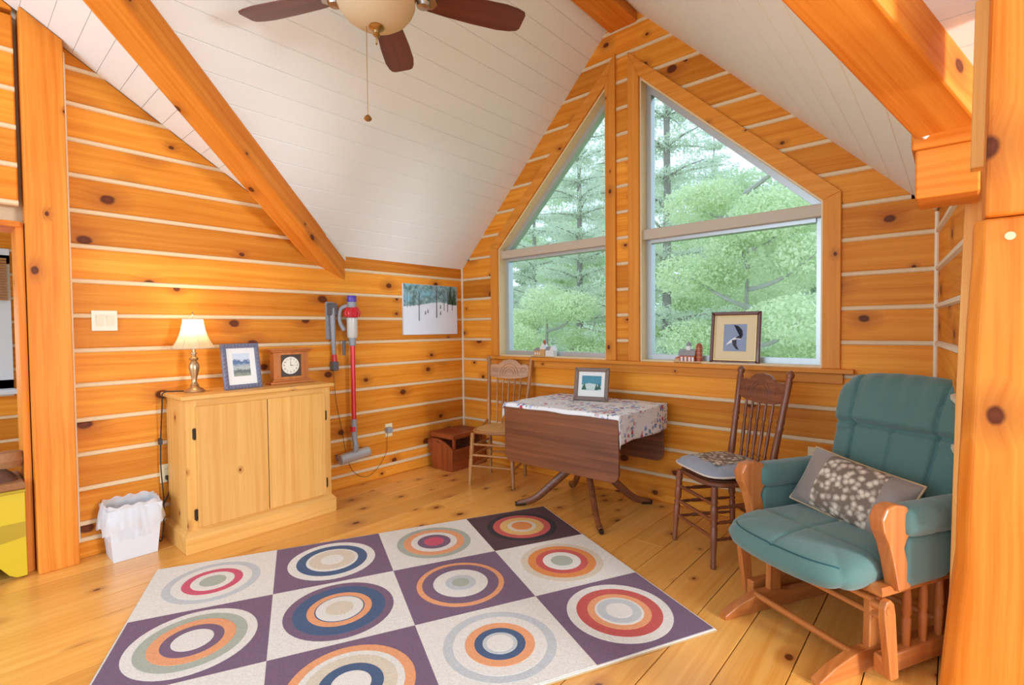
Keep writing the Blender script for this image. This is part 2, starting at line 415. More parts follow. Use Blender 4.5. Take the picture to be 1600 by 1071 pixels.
# left wall  (plane x=0, normal +x; s axis = y, t axis = z)
LO, LA, LB = (0, 0, 0), (0, 1, 0), (0, 0, 1)
wl = MB(); wl.prism([(-.11, 0, 0), (-.11, -3.22, 0), (-.11, -3.22, mainz(-3.22)), (-.11, -1.43, 1.9), (-.11, 0, 1.93)], (-.06, 0, 0))
wl.prism([(-.11, -3.22, 1.9), (-.11, -5.4, 1.9), (-.11, -5.4, mainz(-5.4)), (-.11, -3.22, mainz(-3.22))], (-.06, 0, 0))
wall_left = tag(wl.build('wall_left', 'chinking'), 'long wall of honey pine logs with pale chinking behind the cabinet', None, kind='structure')
bands = [(0, .105), (.105, .2)]+[(.2*i, .2*i+.2) for i in range(1, 22)]
YP = -3.03
for z0, z1 in bands:
    a, b = z0+CH*(z0 > 0), z1-CH
    if z1 < 1.81:
        log(wall_left, [(YP, a), (0, a), (0, b), (YP, b)], LO, LA, LB, 'pine_log_y')
    elif z0 < 1.9:
        log(wall_left, clip([(-1.38, a), (0, a), (0, b), (-1.38, b)], 0, 1, EZ+.01), LO, LA, LB, 'pine_log_y')
        log(wall_left, clip([(YP, a), (-1.38, a), (-1.38, b), (YP, b)], .631, 1, .998), LO, LA, LB, 'pine_log_y')
    else:
        log(wall_left, clip([(YP, a), (-1.3, a), (-1.3, b), (YP, b)], .631, 1, .998), LO, LA, LB, 'pine_log_y')
    if z0 >= 1.9:
        log(wall_left, clip([(-5.4, max(a, 1.9)), (-3.22, max(a, 1.9)), (-3.22, b), (-5.4, b)], .631, 1, .998), LO, LA, LB, 'pine_log_y')
    if z1 < 3.0 and z1 < 1.85: chink(wall_left, YP, -.012, z1, LO, LA, LB)
    elif z1 < 3.0:
        chink(wall_left, YP, min(-1.3, (.998-z1)/.631+.03), z1, LO, LA, LB)
        chink(wall_left, -5.4, -3.22, z1, LO, LA, LB)
m = MB().tube([(.004, -.006, 0), (.004, -.006, 1.93)], .011, 6); m.build('corner_caulk', 'caulk', wall_left)
m = MB().tube([(.005, YP+.004, .1), (.005, YP+.004, 2.87)], .012, 6); m.build('post_caulk', 'caulk', wall_left)
# window wall (plane y=0, normal -y; s = x, t = z)
FO, FA, FB = (0, 0, 0), (1, 0, 0), (0, 0, 1)
def slL(x): return 2.133+.982*(x-.459)      # outer edge of left slanted casing
def slR(x): return 3.39-.945*(x-1.876)
wall_front = tag(MB().prism([(-.1, .11, 0), (3.8, .11, 0), (3.8, .11, 1.0), (-.1, .11, 1.0)], (0, .08, 0)).build('wall_window', 'chinking'), 'gable wall of pine logs around the two tall windows', None, kind='structure')
XW = 3.69
def rclip(p):
    p = clip(p, -RS, 1, EZ+.02); return clip(p, RS, 1, EZ+.02+RS*XR) if p else p
for i in range(0, 20):
    a, b = .2*i+CH*(i > 0), .2*i+.2-CH; R = lambda s0, s1: [(s0, a), (s1, a), (s1, b), (s0, b)]
    mid = (a+b)/2; P = []
    if mid < 1.0: P = [R(0, XW)]
    elif mid < 2.1: P = [R(0, .46), R(1.72, 1.93), R(3.20, XW)]
    elif a < 3.38:
        P = [clip(R(0, 1.73), .982, -1, -(2.133-.982*.459)+.07), R(1.73, 1.92), clip(R(1.92, XW), -.945, -1, -(3.39+.945*1.876)+.07)]
    else: P = [R(0, XW)]
    for p in P:
        p = rclip(p) if p else p
        if p: log(wall_front, p, FO, FA, FB, 'pine_log_x')
    z = .2*i+.2; xl = max(0, (z-EZ)/RS); xr = min(XW, XR-(z-EZ)/RS)
    if z < 1.01: chink(wall_front, .012, xr-.012, z, FO, FA, FB)
    elif z < 2.1:
        for s0, s1 in ((xl+.012, .43), (1.73, 1.92), (3.22, xr-.012)): chink(wall_front, s0, s1, z, FO, FA, FB)
    elif z < 3.38:
        for s0, s1 in ((xl-.03, (z-2.133)/.982+.459+.05), (1.73, 1.92), ((3.39-z)/.945+1.876-.05, xr+.03)): chink(wall_front, s0, s1, z, FO, FA, FB)
    elif z < 3.7: chink(wall_front, xl-.03, xr+.03, z, FO, FA, FB)
# weather backing pieces of the gable so no light leaks between logs
bk = MB()
for p in ([(-.1, 1.0), (.5, 1.0), (.5, 2.2), (-.1, 2.2)], [(1.7, 1.0), (1.95, 1.0), (1.95, 3.4), (1.7, 3.4)], [(3.19, 1.0), (3.8, 1.0), (3.8, 2.2), (3.19, 2.2)],
          [(-.1, 1.8), (.46, 2.17), (1.76, 3.45), (1.84, 3.9)], [(1.84, 3.9), (1.9, 3.42), (3.25, 2.12), (3.8, 1.8)], [(1.7, 3.38), (1.95, 3.38), (1.84, 3.9)]):
    bk.prism([(q[0], .112, q[1]) for q in p], (0, .07, 0))
bk.build('wall_backing', 'chinking', wall_front)
# right wall, slightly splayed
RA = V((3.79, -1.06, 0))-V((3.69, 0, 0)); RL = RA.length; RA = RA/RL   # s from 0 (corner) to RL (towards camera)
RO, RB = V((3.69, 0, 0)), V((0, 0, 1))
RN = RA.cross(RB)
wall_right = tag(MB().prism([RO-RN*.11+RA*0, RO-RN*.11+RA*RL, RO-RN*.11+RA*RL+RB*1.92, RO-RN*.11+RB*1.92], -RN*.06).build('wall_right', 'chinking'), 'short pine log wall beside the glider', None, kind='structure')
for z0, z1 in [(.2*i, .2*i+.2) for i in range(10)]:
    a, b = z0+CH, min(z1-CH, 1.915)
    log(wall_right, [(0, a), (RL, a), (RL, b), (0, b)], RO, RA, RB, 'pine_log_y')
    if z1 < 1.9: chink(wall_right, .01, RL, z1, RO, RA, RB, .012, .018, 'caulk')
MB().tube([(3.685, -.006, 0), (3.685, -.006, 1.9)], .012, 6).build('corner_caulk', 'caulk', wall_right)
# knee wall of the room beyond on the right
wall_knee = tag(MB().box(3.9, 8, -1.24, -1.16, 0, 1.85).build('wall_knee', 'chinking'), 'low log knee wall in the dim space past the right post', None, kind='structure')
for i in range(9): log(wall_knee, [(3.88, .2*i+CH), (7.9, .2*i+CH), (7.9, .2*i+.2-CH), (3.88, .2*i+.2-CH)], (0, -1.3, 0), (1, 0, 0), (0, 0, 1), 'pine_log_x', .06)

# ------------------------------------------------------------------ setting: ceiling
ceil = tag(MB().prism([(-.1, .1, EZ+.03+RS*-.1), (-.1, vy(0)-.02, EZ+.03-.1), (XA, vy(XA), EZ+.03+RS*XA), (XA, .1, EZ+.03+RS*XA)], (0, 0, .05)).build('ceiling', 'groove'), 'white painted tongue and groove board ceiling under the gable roof', None, kind='structure')
MB().prism([(3.78, .1, EZ+.03-RS*.1), (3.78, vyR(-.1), EZ+.03-.1), (XA, vyR(XA), EZ+.03+RS*XA), (XA, .1, EZ+.03+RS*XA)], (0, 0, .05)).build('roof_underlay', 'groove', ceil)
L1 = math.sqrt(1+RS*RS); BW = .0955
for side in (0, 1):
    for i in range(20):
        x0, x1 = BW*i, min(BW*(i+1), XA)
        if x0 >= XA: break
        s0, s1 = x0*L1+.0, x1*L1
        vv = vyR if side else vy
        poly = [(s0+.0004, 0), (s0+.0004, vv(x0)+.03), (s1-.0004, vv(x1)+.03), (s1-.0004, 0)]
        if side == 0: A = V((1, 0, RS))/L1; O = V((0, 0, EZ)); B = V((0, 1, 0)); poly = poly[::-1] if False else poly
        else: A = V((-1, 0, RS))/L1; O = V((XR, 0, EZ)); B = V((0, 1, 0))
        N = A.cross(B)                         # side 0 : points up
        mbx = MB()
        pts = lambda q, d: O+A*q[0]+B*q[1]+(N if N.z > 0 else -N)*d
        ins = [(s0+.004, 0), (s0+.004, vv(x0)+.03), (s1-.004, vv(x1)+.03), (s1-.004, 0)]
        mbx.add([pts(q, 0) for q in ins]+[pts(q, .003) for q in poly]+[pts(q, .016) for q in poly],
                [(0, 1, 2, 3), (4, 5, 1, 0), (5, 6, 2, 1), (6, 7, 3, 2), (7, 4, 0, 3), (8, 9, 5, 4), (9, 10, 6, 5), (10, 11, 7, 6), (11, 8, 4, 7), (11, 10, 9, 8)])
        mbx.build('ceiling_board', 'white_board', ceil, fixn=True)
# main roof slopes either side of the dormer: boards along x
for z in (0,):
    MB().prism([(-2.6, -1.3, mainz(-1.3)+.05), (0, -1.3, mainz(-1.3)+.05), (1.87, vy(1.87), mainz(vy(1.87))+.05), (1.87, -5.9, mainz(-5.9)+.05), (-2.6, -5.9, mainz(-5.9)+.05)], (0, 0, .05)).build('roof_underlay', 'groove', ceil)
    MB().prism([(8, -1.2, mainzR(-1.2)+.05), (3.68, -1.3, mainzR(-1.3)+.05), (1.97, -5.9, mainzR(-5.9)+.05), (8, -5.9, mainzR(-5.9)+.05)], (0, 0, .05)).build('roof_underlay', 'groove', ceil)
MW = .1065; L2 = math.sqrt(1+.631**2)
for i in range(0, 41):
    y0 = -1.385-MW*i; y1 = y0-MW; y0 -= .0008; y1 += .0008
    for side in (0, 1):
        v0 = min(max(0, (-y0-1.43)/1.616), XA); v1 = min(max(0, (-y1-1.43)/1.616), XA)
        if side == 0: q = [(-2.5 if y0 < -3.3 else 0, y0), (v0, y0), (v1, y1), (-2.5 if y0 < -3.3 else 0, y1)]
        else: w0 = min(max(0, (-y0-1.58)/2.518), XA); w1 = min(max(0, (-y1-1.58)/2.518), XA); q = [(7.9, y0), (XR-w0, y0), (XR-w1, y1), (7.9, y1)]
        if side == 0 and v1 <= 0.005: continue
        mz = mainzR if side else mainz; a = [V((p[0], p[1], mz(p[1]))) for p in q]
        MB().prism(a, V((0, .405 if side else .631, 1)).normalized()*.016).build('ceiling_board', 'white_board', ceil, fixn=True)

# ------------------------------------------------------------------ beams and posts
def valley(O, dl, nd, out, inn, h, L, name, label):
    """sloping beam: O = start on the ceiling, dl = direction, nd = sideways towards the dormer"""
    dl, nd = V(dl), V(nd); O = V(O); a = O+nd*out; b = O-nd*inn
    pts = [a+V((0, 0, .14 if inn > .14 else .04)), a+V((0, 0, -h)), b+V((0, 0, -h)), b+V((0, 0, .14))]; P = pts+[p+dl*L for p in pts]
    m = MB().add(P, [(0, 1, 2, 3), (7, 6, 5, 4), (0, 4, 5, 1), (1, 5, 6, 2), (2, 6, 7, 3), (3, 7, 4, 0)])
    d = dl.normalized(); yv = V((0, 0, 1)).cross(d).normalized(); zv = d.cross(yv)   # local frame: grain along the beam
    M = Matrix((d, yv, zv)).transposed().to_4x4(); M.translation = P[0]
    m.xf(M.inverted()); o = m.build(name, 'pine_beam_x', None, bevel=.008, fixn=True); o.matrix_world = M
    return tag(o, label, 'beam')
DL = V((.526, -.850, .5365))
vb = valley(V((0, -1.43, EZ))-DL*.28, DL, (.85, .526, 0), .063, .117, .14, 4.6, 'valley_beam', 'sloping square pine beam running down to the wall above the vacuum')
vb2 = valley((3.658, -1.425, 1.923), (-.369, -.929, .3755), (-.929, .369, 0), 0, .16, .03, 4.2, 'valley_beam', 'heavy sloping pine beam overhead at the right above the glider')
tag(MB().box(1.715, 1.945, -4.2, -.0, 3.595, 3.72).build('ridge_beam', 'pine_beam_y', bevel=.01), 'pine ridge beam running along the peak of the ceiling', 'beam')
t = thing('beam_bracket', 'notched pine block under the lower end of the right beam', 'block', (3.73, -1.33, 1.72))
MB().box(-.075, .085, -.02, .2, 0, .16).build('block', 'pine_beam_x', t, bevel=.006)
MB().box(-.085, .085, -.035, .2, .16, .235).build('cap_block', 'pine_beam_x', t, bevel=.006)
# left post
t = thing('wall_post', 'tall square pine post standing beside the doorway at the left wall', 'post', (-.01, -3.115, 0))
m = MB(); a = [(-.09, -.085), (.09, -.085), (.09, .085), (-.09, .085)]
m.add([(p[0], p[1], 0) for p in a]+[(p[0], p[1], mainz(-3.115+p[1])-.004) for p in a], [(3, 2, 1, 0), (4, 5, 6, 7), (0, 1, 5, 4), (1, 2, 6, 5), (2, 3, 7, 6), (3, 0, 4, 7)])
m.build('post', 'pine_beam_z', t, bevel=.006)
# right near post with live edge
t = thing('corner_post', 'thick live-edge pine post in the right foreground', 'post', (3.79, -1.9, 0))
edge = [(1.545, .010), (1.46, .008), (1.30, .0), (1.16, -.004), (1.0, -.009), (.88, -.013), (.71, -.015), (.62, -.024), (.41, -.039), (.2, -.05), (0, -.055)]
m = MB(); n = len(edge); vsx = []
for z, x in edge: vsx += [(x+.012, 0, z), (x-.008, .03, z), (x-.008, .15, z), (.26, .15, z), (.26, 0, z)]
fs = [tuple(range(5)), tuple((n-1)*5+4-k for k in range(5))]
for i in range(n-1): fs += [(i*5+k, (i+1)*5+k, (i+1)*5+(k+1) % 5, i*5+(k+1) % 5) for k in range(5)]
m.add(vsx, fs); m.build('post', 'pine_beam_z', t, fixn=True, bevel=.006)
m = MB(); m.lathe([(0.0, 0), (.0095, 0), (.0095, .004), (0, .004)], n=14, cap=False); m.xf(Matrix.Translation((.062, 0, 1.50)) @ Matrix.Rotation(PI/2, 4, 'X')); tag(m.build('wood_plug', 'mat_cream', t), 'pale round wooden plug')
t2 = thing('header_beam', 'broad pine header resting on top of the right foreground post', 'beam', (3.79, -1.92, 1.545))
MB().prism([(.018, 0, .001), (.30, 0, .001), (.30, 0, .63), (.028, 0, .63)], (0, .19, 0)).build('header', 'pine_beam_z', t2, bevel=.008)
MB().prism([(-.004, .19, .16), (.03, .19, .16), (.04, .19, .63), (.002, .19, .63)], (0, .05, 0)).build('side_board', 'cabinet_z', t2, bevel=.004)
# pale board at the end of the right log wall
t = thing('end_board', 'pale upright board closing the end of the short right log wall', 'board', (3.8, -1.13, 0))
MB().prism([(-.05, 0, 0), (.0, 0, 0), (.02, 0, 1.0), (.046, 0, 1.66), (.06, 0, 1.85), (-.014, 0, 1.85), (-.02, 0, 1.66), (-.036, 0, 1.0)], (0, .05, 0)).build('board', 'cabinet_z', t, bevel=.004)

# ------------------------------------------------------------------ windows
def window(idx, poly_in, casings, rail_z, x0, x1, label):
    t = thing('window_%d' % idx, label, None, kind='structure')
    for c in casings:                                   # casing boards, polygons in x,z
        MB().slab(c, (0, .0, 0), FA, FB, .022, .003).build('casing', 'pine_trim_z' if abs(c[1][0]-c[0][0]) < .3 else 'pine_trim_x', t)
    # reveal (jamb) boards from the wall face back to the frame, and the sash frame
    n = len(poly_in); ins = inset(poly_in, .035); ins2 = inset(poly_in, .012)
    for i in range(n):
        p, q = poly_in[i], poly_in[(i+1) % n]; r, s_ = ins2[i], ins2[(i+1) % n]
        MB().add([(p[0], 0, p[1]), (q[0], 0, q[1]), (s_[0], 0, s_[1]), (r[0], 0, r[1]), (p[0], .10, p[1]), (q[0], .10, q[1]), (s_[0], .10, s_[1]), (r[0], .10, r[1])],
                 [(0, 1, 2, 3), (7, 6, 5, 4), (0, 4, 5, 1), (1, 5, 6, 2), (2, 6, 7, 3), (3, 7, 4, 0)]).build('jamb', 'pale_jamb', t, fixn=True)
        a, b, c, d = ins2[i], ins2[(i+1) % n], inset(poly_in, .05)[(i+1) % n], inset(poly_in, .05)[i]
        MB().add([(a[0], .085, a[1]), (b[0], .085, b[1]), (c[0], .085, c[1]), (d[0], .085, d[1]), (a[0], .15, a[1]), (b[0], .15, b[1]), (c[0], .15, c[1]), (d[0], .15, d[1])],
                 [(0, 1, 2, 3), (7, 6, 5, 4), (0, 4, 5, 1), (1, 5, 6, 2), (2, 6, 7, 3), (3, 7, 4, 0)]).build('sash', 'aluminium', t, fixn=True)
    MB().box(x0, x1, .03, .15, rail_z[0], rail_z[1], .004).build('rail', 'taupe_vinyl', t)
    MB().box(x0+.04, x1-.04, .07, .14, rail_z[0]-.025, rail_z[0]).build('rail_lip', 'aluminium', t)
    ip = inset(poly_in, .05); lo = clip(ip, 0, 1, rail_z[0]); hi = clip(ip, 0, -1, -rail_z[1])
    for p in (lo, hi): MB().prism([(q[0], .118, q[1]) for q in p], (0, .004, 0)).build('pane', 'window_glass', t, fixn=True)
    return t
# left window
cw = .09; bz = 1.045
def inL(x): return slL(x)-cw*1.402
def inR(x): return slR(x)-cw*1.376
pl = [(.505, bz), (1.678, bz), (1.678, inL(1.678)), (.505, inL(.505))]
window(1, pl, [[(.415, bz), (.505, bz), (.505, inL(.505)), (.415, slL(.415))], [(1.678, bz), (1.768, bz), (1.768, slL(1.768)), (1.678, inL(1.678))],
               [(.505, inL(.505)), (1.678, inL(1.678)), (1.768, slL(1.768)), (.415, slL(.415))]], (1.965, 2.04), .517, 1.666, 'narrower left window with a slanted top following the ceiling')
pr_ = [(1.966, bz), (3.163, bz), (3.163, inR(3.163)), (1.966, inR(1.966))]
window(2, pr_, [[(1.876, bz), (1.966, bz), (1.966, inR(1.966)), (1.876, slR(1.876))], [(3.163, bz), (3.255, bz), (3.255, slR(3.255)), (3.163, inR(3.163))],
                [(1.966, inR(1.966)), (3.163, inR(3.163)), (3.255, slR(3.255)), (1.876, slR(1.876))]], (1.965, 2.042), 1.978, 3.151, 'wider right window with a slanted top beside the centre mullion')
tr = thing('trim_1', 'pine window stool and apron running under both windows', None, kind='structure')
MB().box(.345, 3.325, -.062, .10, 1.018, 1.045, .004).build('stool', 'pine_trim_x', tr)
MB().box(.40, 3.27, -.026, 0, .955, 1.018, .003).build('apron', 'pine_trim_x', tr)

# ------------------------------------------------------------------ doorway and the room beyond
dr = thing('door_1', 'open doorway with pine jamb at the far left', None, kind='structure')
MB().box(-.26, -.01, -3.235, -3.205, 0, 1.9, .003).build('jamb', 'pine_beam_z', dr)
MB().box(-.26, .012, -4.3, -3.22, 1.87, 1.9, .003).build('head_jamb', 'pine_beam_y', dr)
wall_far = tag(MB().box(-2.36, -2.30, -6, -1.3, 0, 3.6).build('wall_far', 'chinking'), 'log wall of the bedroom seen through the doorway', None, kind='structure')
for i in range(16):
    a, b = .2*i+CH, .2*i+.2-CH
    if b < .8 or a > 1.9: log(wall_far, [(-5.9, a), (-1.4, a), (-1.4, b), (-5.9, b)], (-2.2, 0, 0), LA, LB, 'pine_log_y', .1)
    else:
        log(wall_far, [(-5.9, a), (-4.2, a), (-4.2, b), (-5.9, b)], (-2.2, 0, 0), LA, LB, 'pine_log_y', .1)
        log(wall_far, [(-3.16, a), (-1.4, a), (-1.4, b), (-3.16, b)], (-2.2, 0, 0), LA, LB, 'pine_log_y', .1)
    if b < .8 or a > 1.9: chink(wall_far, -5.9, -1.4, b+CH, (-2.2, 0, 0), LA, LB)
    else: chink(wall_far, -5.9, -4.2, b+CH, (-2.2, 0, 0), LA, LB); chink(wall_far, -3.16, -1.4, b+CH, (-2.2, 0, 0), LA, LB)
wf = thing('window_3', 'small white framed window of the room past the doorway', None, kind='structure')
plain('sky_pane', (236, 242, 246), .3, emit=((236, 242, 246), 1.0))
MB().box(-2.29, -2.262, -4.22, -3.13, .85, 1.95).build('pane', 'sky_pane', wf)
for b in ((-4.24, -4.17, .84, 1.96), (-3.22, -3.12, .84, 1.96), (-4.24, -3.12, 1.88, 2.01), (-4.24, -3.12, .78, .92)):
    MB().box(-2.26, -2.18, b[0], b[1], b[2], b[3], .004).build('frame', 'white_plastic', wf)
MB().box(-2.26, -2.08, -4.3, -3.06, .80, .84, .004).build('stool', 'white_plastic', wf)
bl = thing('bamboo_blind', 'rolled bamboo blind over the window past the doorway', 'blind', (-2.16, -3.68, 1.58))
for i in range(16): MB().box(-.008, .008, -.54, .54, i*.022, i*.022+.018).build('slat', 'bamboo', bl)
# yellow chest
t = thing('yellow_chest', 'yellow painted toy chest with scalloped skirt standing in the doorway', 'chest', (-.12, -3.53, 0))
pts = [(-.30, .02)]+[(-.30, .46), (.29, .46), (.29, .01), (.25, .01), (.22, .03), (.19, .075), (.14, .105), (.05, .115), (-.05, .11), (-.15, .08), (-.2, .02)]
MB().prism([(.155, p[0], p[1]) for p in pts][::-1], (.018, 0, 0)).build('front_panel', 'yellow_paint', t, bevel=.002, fixn=True)
MB().prism([(.1732, p[0], p[1]) for p in [(.289, .22), (.289, .30), (.2, .30), (.1, .27), (0, .29), (-.1, .26), (-.29, .27), (-.29, .2), (-.1, .21), (0, .22), (.1, .19)]], (.001, 0, 0)).build('painted_wave', 'mustard_paint', t, fixn=True)
MB().box(-.16, .155, -.30, -.285, .02, .46).build('side_panel', 'yellow_paint', t); MB().box(-.16, .155, .275, .29, .02, .46).build('side_panel', 'yellow_paint', t)
MB().box(-.16, -.145, -.285, .275, .02, .46).build('back_panel', 'yellow_paint', t)
MB().box(-.17, .185, -.31, .292, .46, .475, .003).build('lid_edge', 'mustard_paint', t)
MB().box(-.17, .185, -.31, .292, .475, .515, .008).build('lid', 'wicker', t)
t = thing('folded_blanket', 'crumpled brown blanket on top of the yellow chest', 'blanket', (-.10, -3.42, .515))
def blf(u, v):
    a = 2*PI*u; r = .16*(1-v*.55)*(1+.18*math.sin(3*a)+.1*math.sin(7*a+2)); return (r*math.cos(a)*.7, r*math.sin(a)*1.1, .13*v*(1+.25*math.sin(5*a+v*4)))
MB().grid(blf, 40, 8).lathe([(.0, .125), (.07, .12), (.02, .15)], n=12).build('blanket_fold', 'brown_cloth', t, smooth=True, fixn=True)
tag(MB().lathe([(.0, 0), (.05, .01), (.065, .05), (.05, .09), (0, .1)], (.05, .13, .06), 16).build('knit_bundle', 'wicker', t, smooth=True), 'tan knitted bundle')
#PART2
# ------------------------------------------------------------------ rug
rc = V((.514, -2.771, 0)); ra = V((1.53, -.647, 0))-rc; RLn = ra.length; ra = ra/RLn; rb = V((ra.y, -ra.x, 0)); RWd = 1.645
rug = thing('area_rug', 'large area rug of cream and plum squares filled with coloured rings', 'rug', rc, math.atan2(ra.y, ra.x))
MB().box(0, RLn, -RWd, 0, .0, .008, .003).build('binding', 'rug_edge', rug)
bdr = .012; cl = (RLn-2*bdr)/4; cwid = (RWd-2*bdr)/3
MB().box(bdr*.3, RLn-bdr*.3, -RWd+bdr*.3, -bdr*.3, .006, .0105, .002).build('border', 'rug_cream', rug)
Cc, Pp = 'rug_cream', 'rug_plum'
# rows: row 0 = far long edge; columns from the left end to the right end (rings listed from outside in, radius as share)
cells = {(0, 0): (Cc, [('rug_grey', .80), (Cc, .66), ('rug_pink', .50), (Cc, .36), ('rug_sage', .22)]),
         (0, 1): (Pp, [(Cc, .84), ('rug_blue', .68), (Cc, .50), ('rug_tan', .44), (Cc, .22)]),
         (0, 2): (Cc, [('rug_sage', .80), ('rug_orange', .66), (Cc, .50), (Pp, .36), ('rug_pink', .22)]),
         (0, 3): ('rug_dark', [('rug_black', .82), ('rug_red', .68), ('rug_gold', .52), ('rug_tan', .34), ('rug_rust', .24)]),
         (1, 0): (Pp, [(Cc, .88), ('rug_sage', .74), ('rug_orange', .58), (Pp, .42), (Cc, .28)]),
         (1, 1): (Cc, [(Pp, .88), ('rug_blue', .74), ('rug_orange', .52), ('rug_blue', .40), (Cc, .38), ('rug_tan', .22)]),
         (1, 2): (Pp, [('rug_orange', .80), (Pp, .70), (Cc, .50), ('rug_grey', .28), ('rug_sage', .16)]),
         (1, 3): (Cc, [('rug_tan', .82), ('rug_rust', .68), ('rug_red', .52), (Cc, .38), ('rug_sage', .22)]),
         (2, 0): (Cc, [('rug_rust', .80), (Cc, .64), (Pp, .46), ('rug_pink', .26)]),
         (2, 1): (Pp, [('rug_orange', .84), ('rug_cream', .70), ('rug_tan', .60), ('rug_blue', .42), (Cc, .26)]),
         (2, 2): (Cc, [('rug_grey', .84), (Cc, .70), ('rug_orange', .52), ('rug_blue', .38), ('rug_grey', .26), (Cc, .2)]),
         (2, 3): (Pp, [(Cc, .86), ('rug_red', .70), ('rug_orange', .52), (Cc, .40), ('rug_grey', .36), (Cc, .22)])}
for (r, c), (bg, rings) in cells.items():
    x0 = bdr+cl*c; y1 = -bdr-cwid*r; sq = MB().box(x0, x0+cl, y1-cwid, y1, .008, .012).build('square', bg, rug)
    cx, cy = x0+cl/2, y1-cwid/2
    for i, (mt, f) in enumerate(rings):
        z = .012+.0008*(i+1); n = 48; ro = cwid/2*f*1.02
        rr = MB().lathe([(ro, .0115), (ro, z-.0004), (ro-.002, z), (0.0005, z)], (cx, cy, 0), n, cap=False).build('ring', mt, sq)

# ------------------------------------------------------------------ cabinet
t = thing('cabinet', 'low pine cabinet with two plain doors against the left wall', 'cabinet', (.03, -2.135, 0))
hw = .45; dp = .375
MB().box(.0, dp-.02, -hw, -hw+.02, .12, .90).build('side_panel', 'cabinet_z', t); MB().box(.0, dp-.02, hw-.02, hw, .12, .90).build('side_panel', 'cabinet_z', t)
MB().box(0, .012, -hw+.02, hw-.02, .12, .90).build('back_panel', 'cabinet_z', t); MB().box(0.012, dp-.02, -hw+.02, hw-.02, .12, .14).build('bottom_panel', 'cabinet_y', t)
MB().box(dp-.02, dp, -hw, -hw+.055, .12, .90, .002).build('stile', 'cabinet_z', t); MB().box(dp-.02, dp, hw-.055, hw, .12, .90, .002).build('stile', 'cabinet_z', t)
MB().box(dp-.02, dp, -hw+.055, hw-.055, .855, .90, .002).build('face_rail', 'cabinet_y', t); MB().box(dp-.02, dp, -hw+.055, hw-.055, .12, .15, .002).build('face_rail', 'cabinet_y', t)
for y0, y1, sg in ((-.402, .004, -1), (.010, .402, 1)):
    d = MB().box(dp, dp+.02, y0, y1, .138, .862, .005).build('door', 'cabinet_z', t)
    for z in (.70, .22):
        hy = y0-.008 if sg < 0 else y1+.008
        MB().box(dp, dp+.012, hy-.008, hy+.008, z-.03, z+.03, .002).tube([(dp+.012, hy, z-.035), (dp+.012, hy, z+.035)], .004, 8).build('hinge', 'dark_iron', d)
m = MB(); hb = hw+.022
m.prism([(-.02, -hb, 0), (dp+.028, -hb, 0), (dp+.028, hb, 0), (-.02, hb, 0)], (0, 0, .10)); o = m.build('plinth', 'cabinet_y', t, bevel=.003)
m = MB(); a = [(-.02, -hb), (dp+.028, -hb), (dp+.028, hb), (-.02, hb)]; b2 = [(-.02, -hw-.002), (dp+.002, -hw-.002), (dp+.002, hw+.002), (-.02, hw+.002)]
m.add([(*p, .10) for p in a]+[(*p, .125) for p in b2], [(3, 2, 1, 0), (4, 5, 6, 7), (0, 1, 5, 4), (1, 2, 6, 5), (2, 3, 7, 6), (3, 0, 4, 7)]); m.build('plinth_moulding', 'cabinet_y', t)
MB().box(-.02, dp+.022, -hw-.025, hw+.025, .90, .925, .005).build('top', 'cabinet_y', t)

# ------------------------------------------------------------------ lamp on cabinet
t = thing('table_lamp', 'small lit table lamp with bell shade and turned pewter base on the cabinet', 'lamp', (.2, -2.475, .925))
MB().lathe([(0, 0), (.056, 0), (.058, .008), (.05, .016), (.046, .022), (.03, .03), (.022, .04), (.026, .046), (.016, .055), (.013, .075), (.018, .10), (.028, .14), (.030, .165), (.022, .185), (.015, .195), (.024, .203), (.026, .212), (.014, .22), (.012, .235), (.02, .24), (.02, .246), (.009, .25), (.009, .29)], n=28).build('base', 'pewter', t, smooth=True, angle=50)
MB().lathe([(.011, .29), (.012, .33), (.0, .335)], n=14).build('socket', 'brass', t, smooth=True)
sh = [(.118, .275), (.112, .285), (.094, .315), (.078, .35), (.066, .39), (.058, .43), (.055, .455)]
def shf(u, v):
    k = v*(len(sh)-1); i = min(int(k), len(sh)-2); f = k-i; r = sh[i][0]*(1-f)+sh[i+1][0]*f; z = sh[i][1]*(1-f)+sh[i+1][1]*f
    a = 2*PI*u; r *= 1-.035*(1-abs(math.cos(4*a))); return (r*math.cos(a), r*math.sin(a), z)
so = MB().grid(shf, 64, 12).build('shade', 'lamp_shade', t, smooth=True)
for z, r in ((.275, .117), (.455, .055)): MB().tube([(r*math.cos(2*PI*k/32), r*math.sin(2*PI*k/32), z) for k in range(33)], .0028, 6).build('shade_trim', 'linen_shade_frame', so)
for k in range(8):
    a = 2*PI*k/8; MB().tube([(math.cos(a)*(r+.001), math.sin(a)*(r+.001), z) for r, z in sh], .0013, 5).build('shade_rib', 'linen_shade_frame', so)
MB().tube([(0, 0, .33), (0, 0, .475)], .002, 6).lathe([(0, .475), (.005, .478), (.008, .486), (.005, .495), (0, .508)], n=12).build('finial', 'brass', t, smooth=True)
MB().lathe([(0, .335), (.014, .345), (.026, .375), (.024, .395), (0, .41)], n=14).build('bulb', plain('lit_bulb', (255, 236, 200), .4, emit=((255, 214, 150), 3)), t, smooth=True)
l = bpy.data.lights.new('lamp_bulb', 'POINT'); l.energy = 4; l.color = (1, .74, .42); l.shadow_soft_size = .03
lo = bpy.data.objects.new('lamp_bulb', l); COL.objects.link(lo); lo.location = (.2, -2.475, .925+.43)

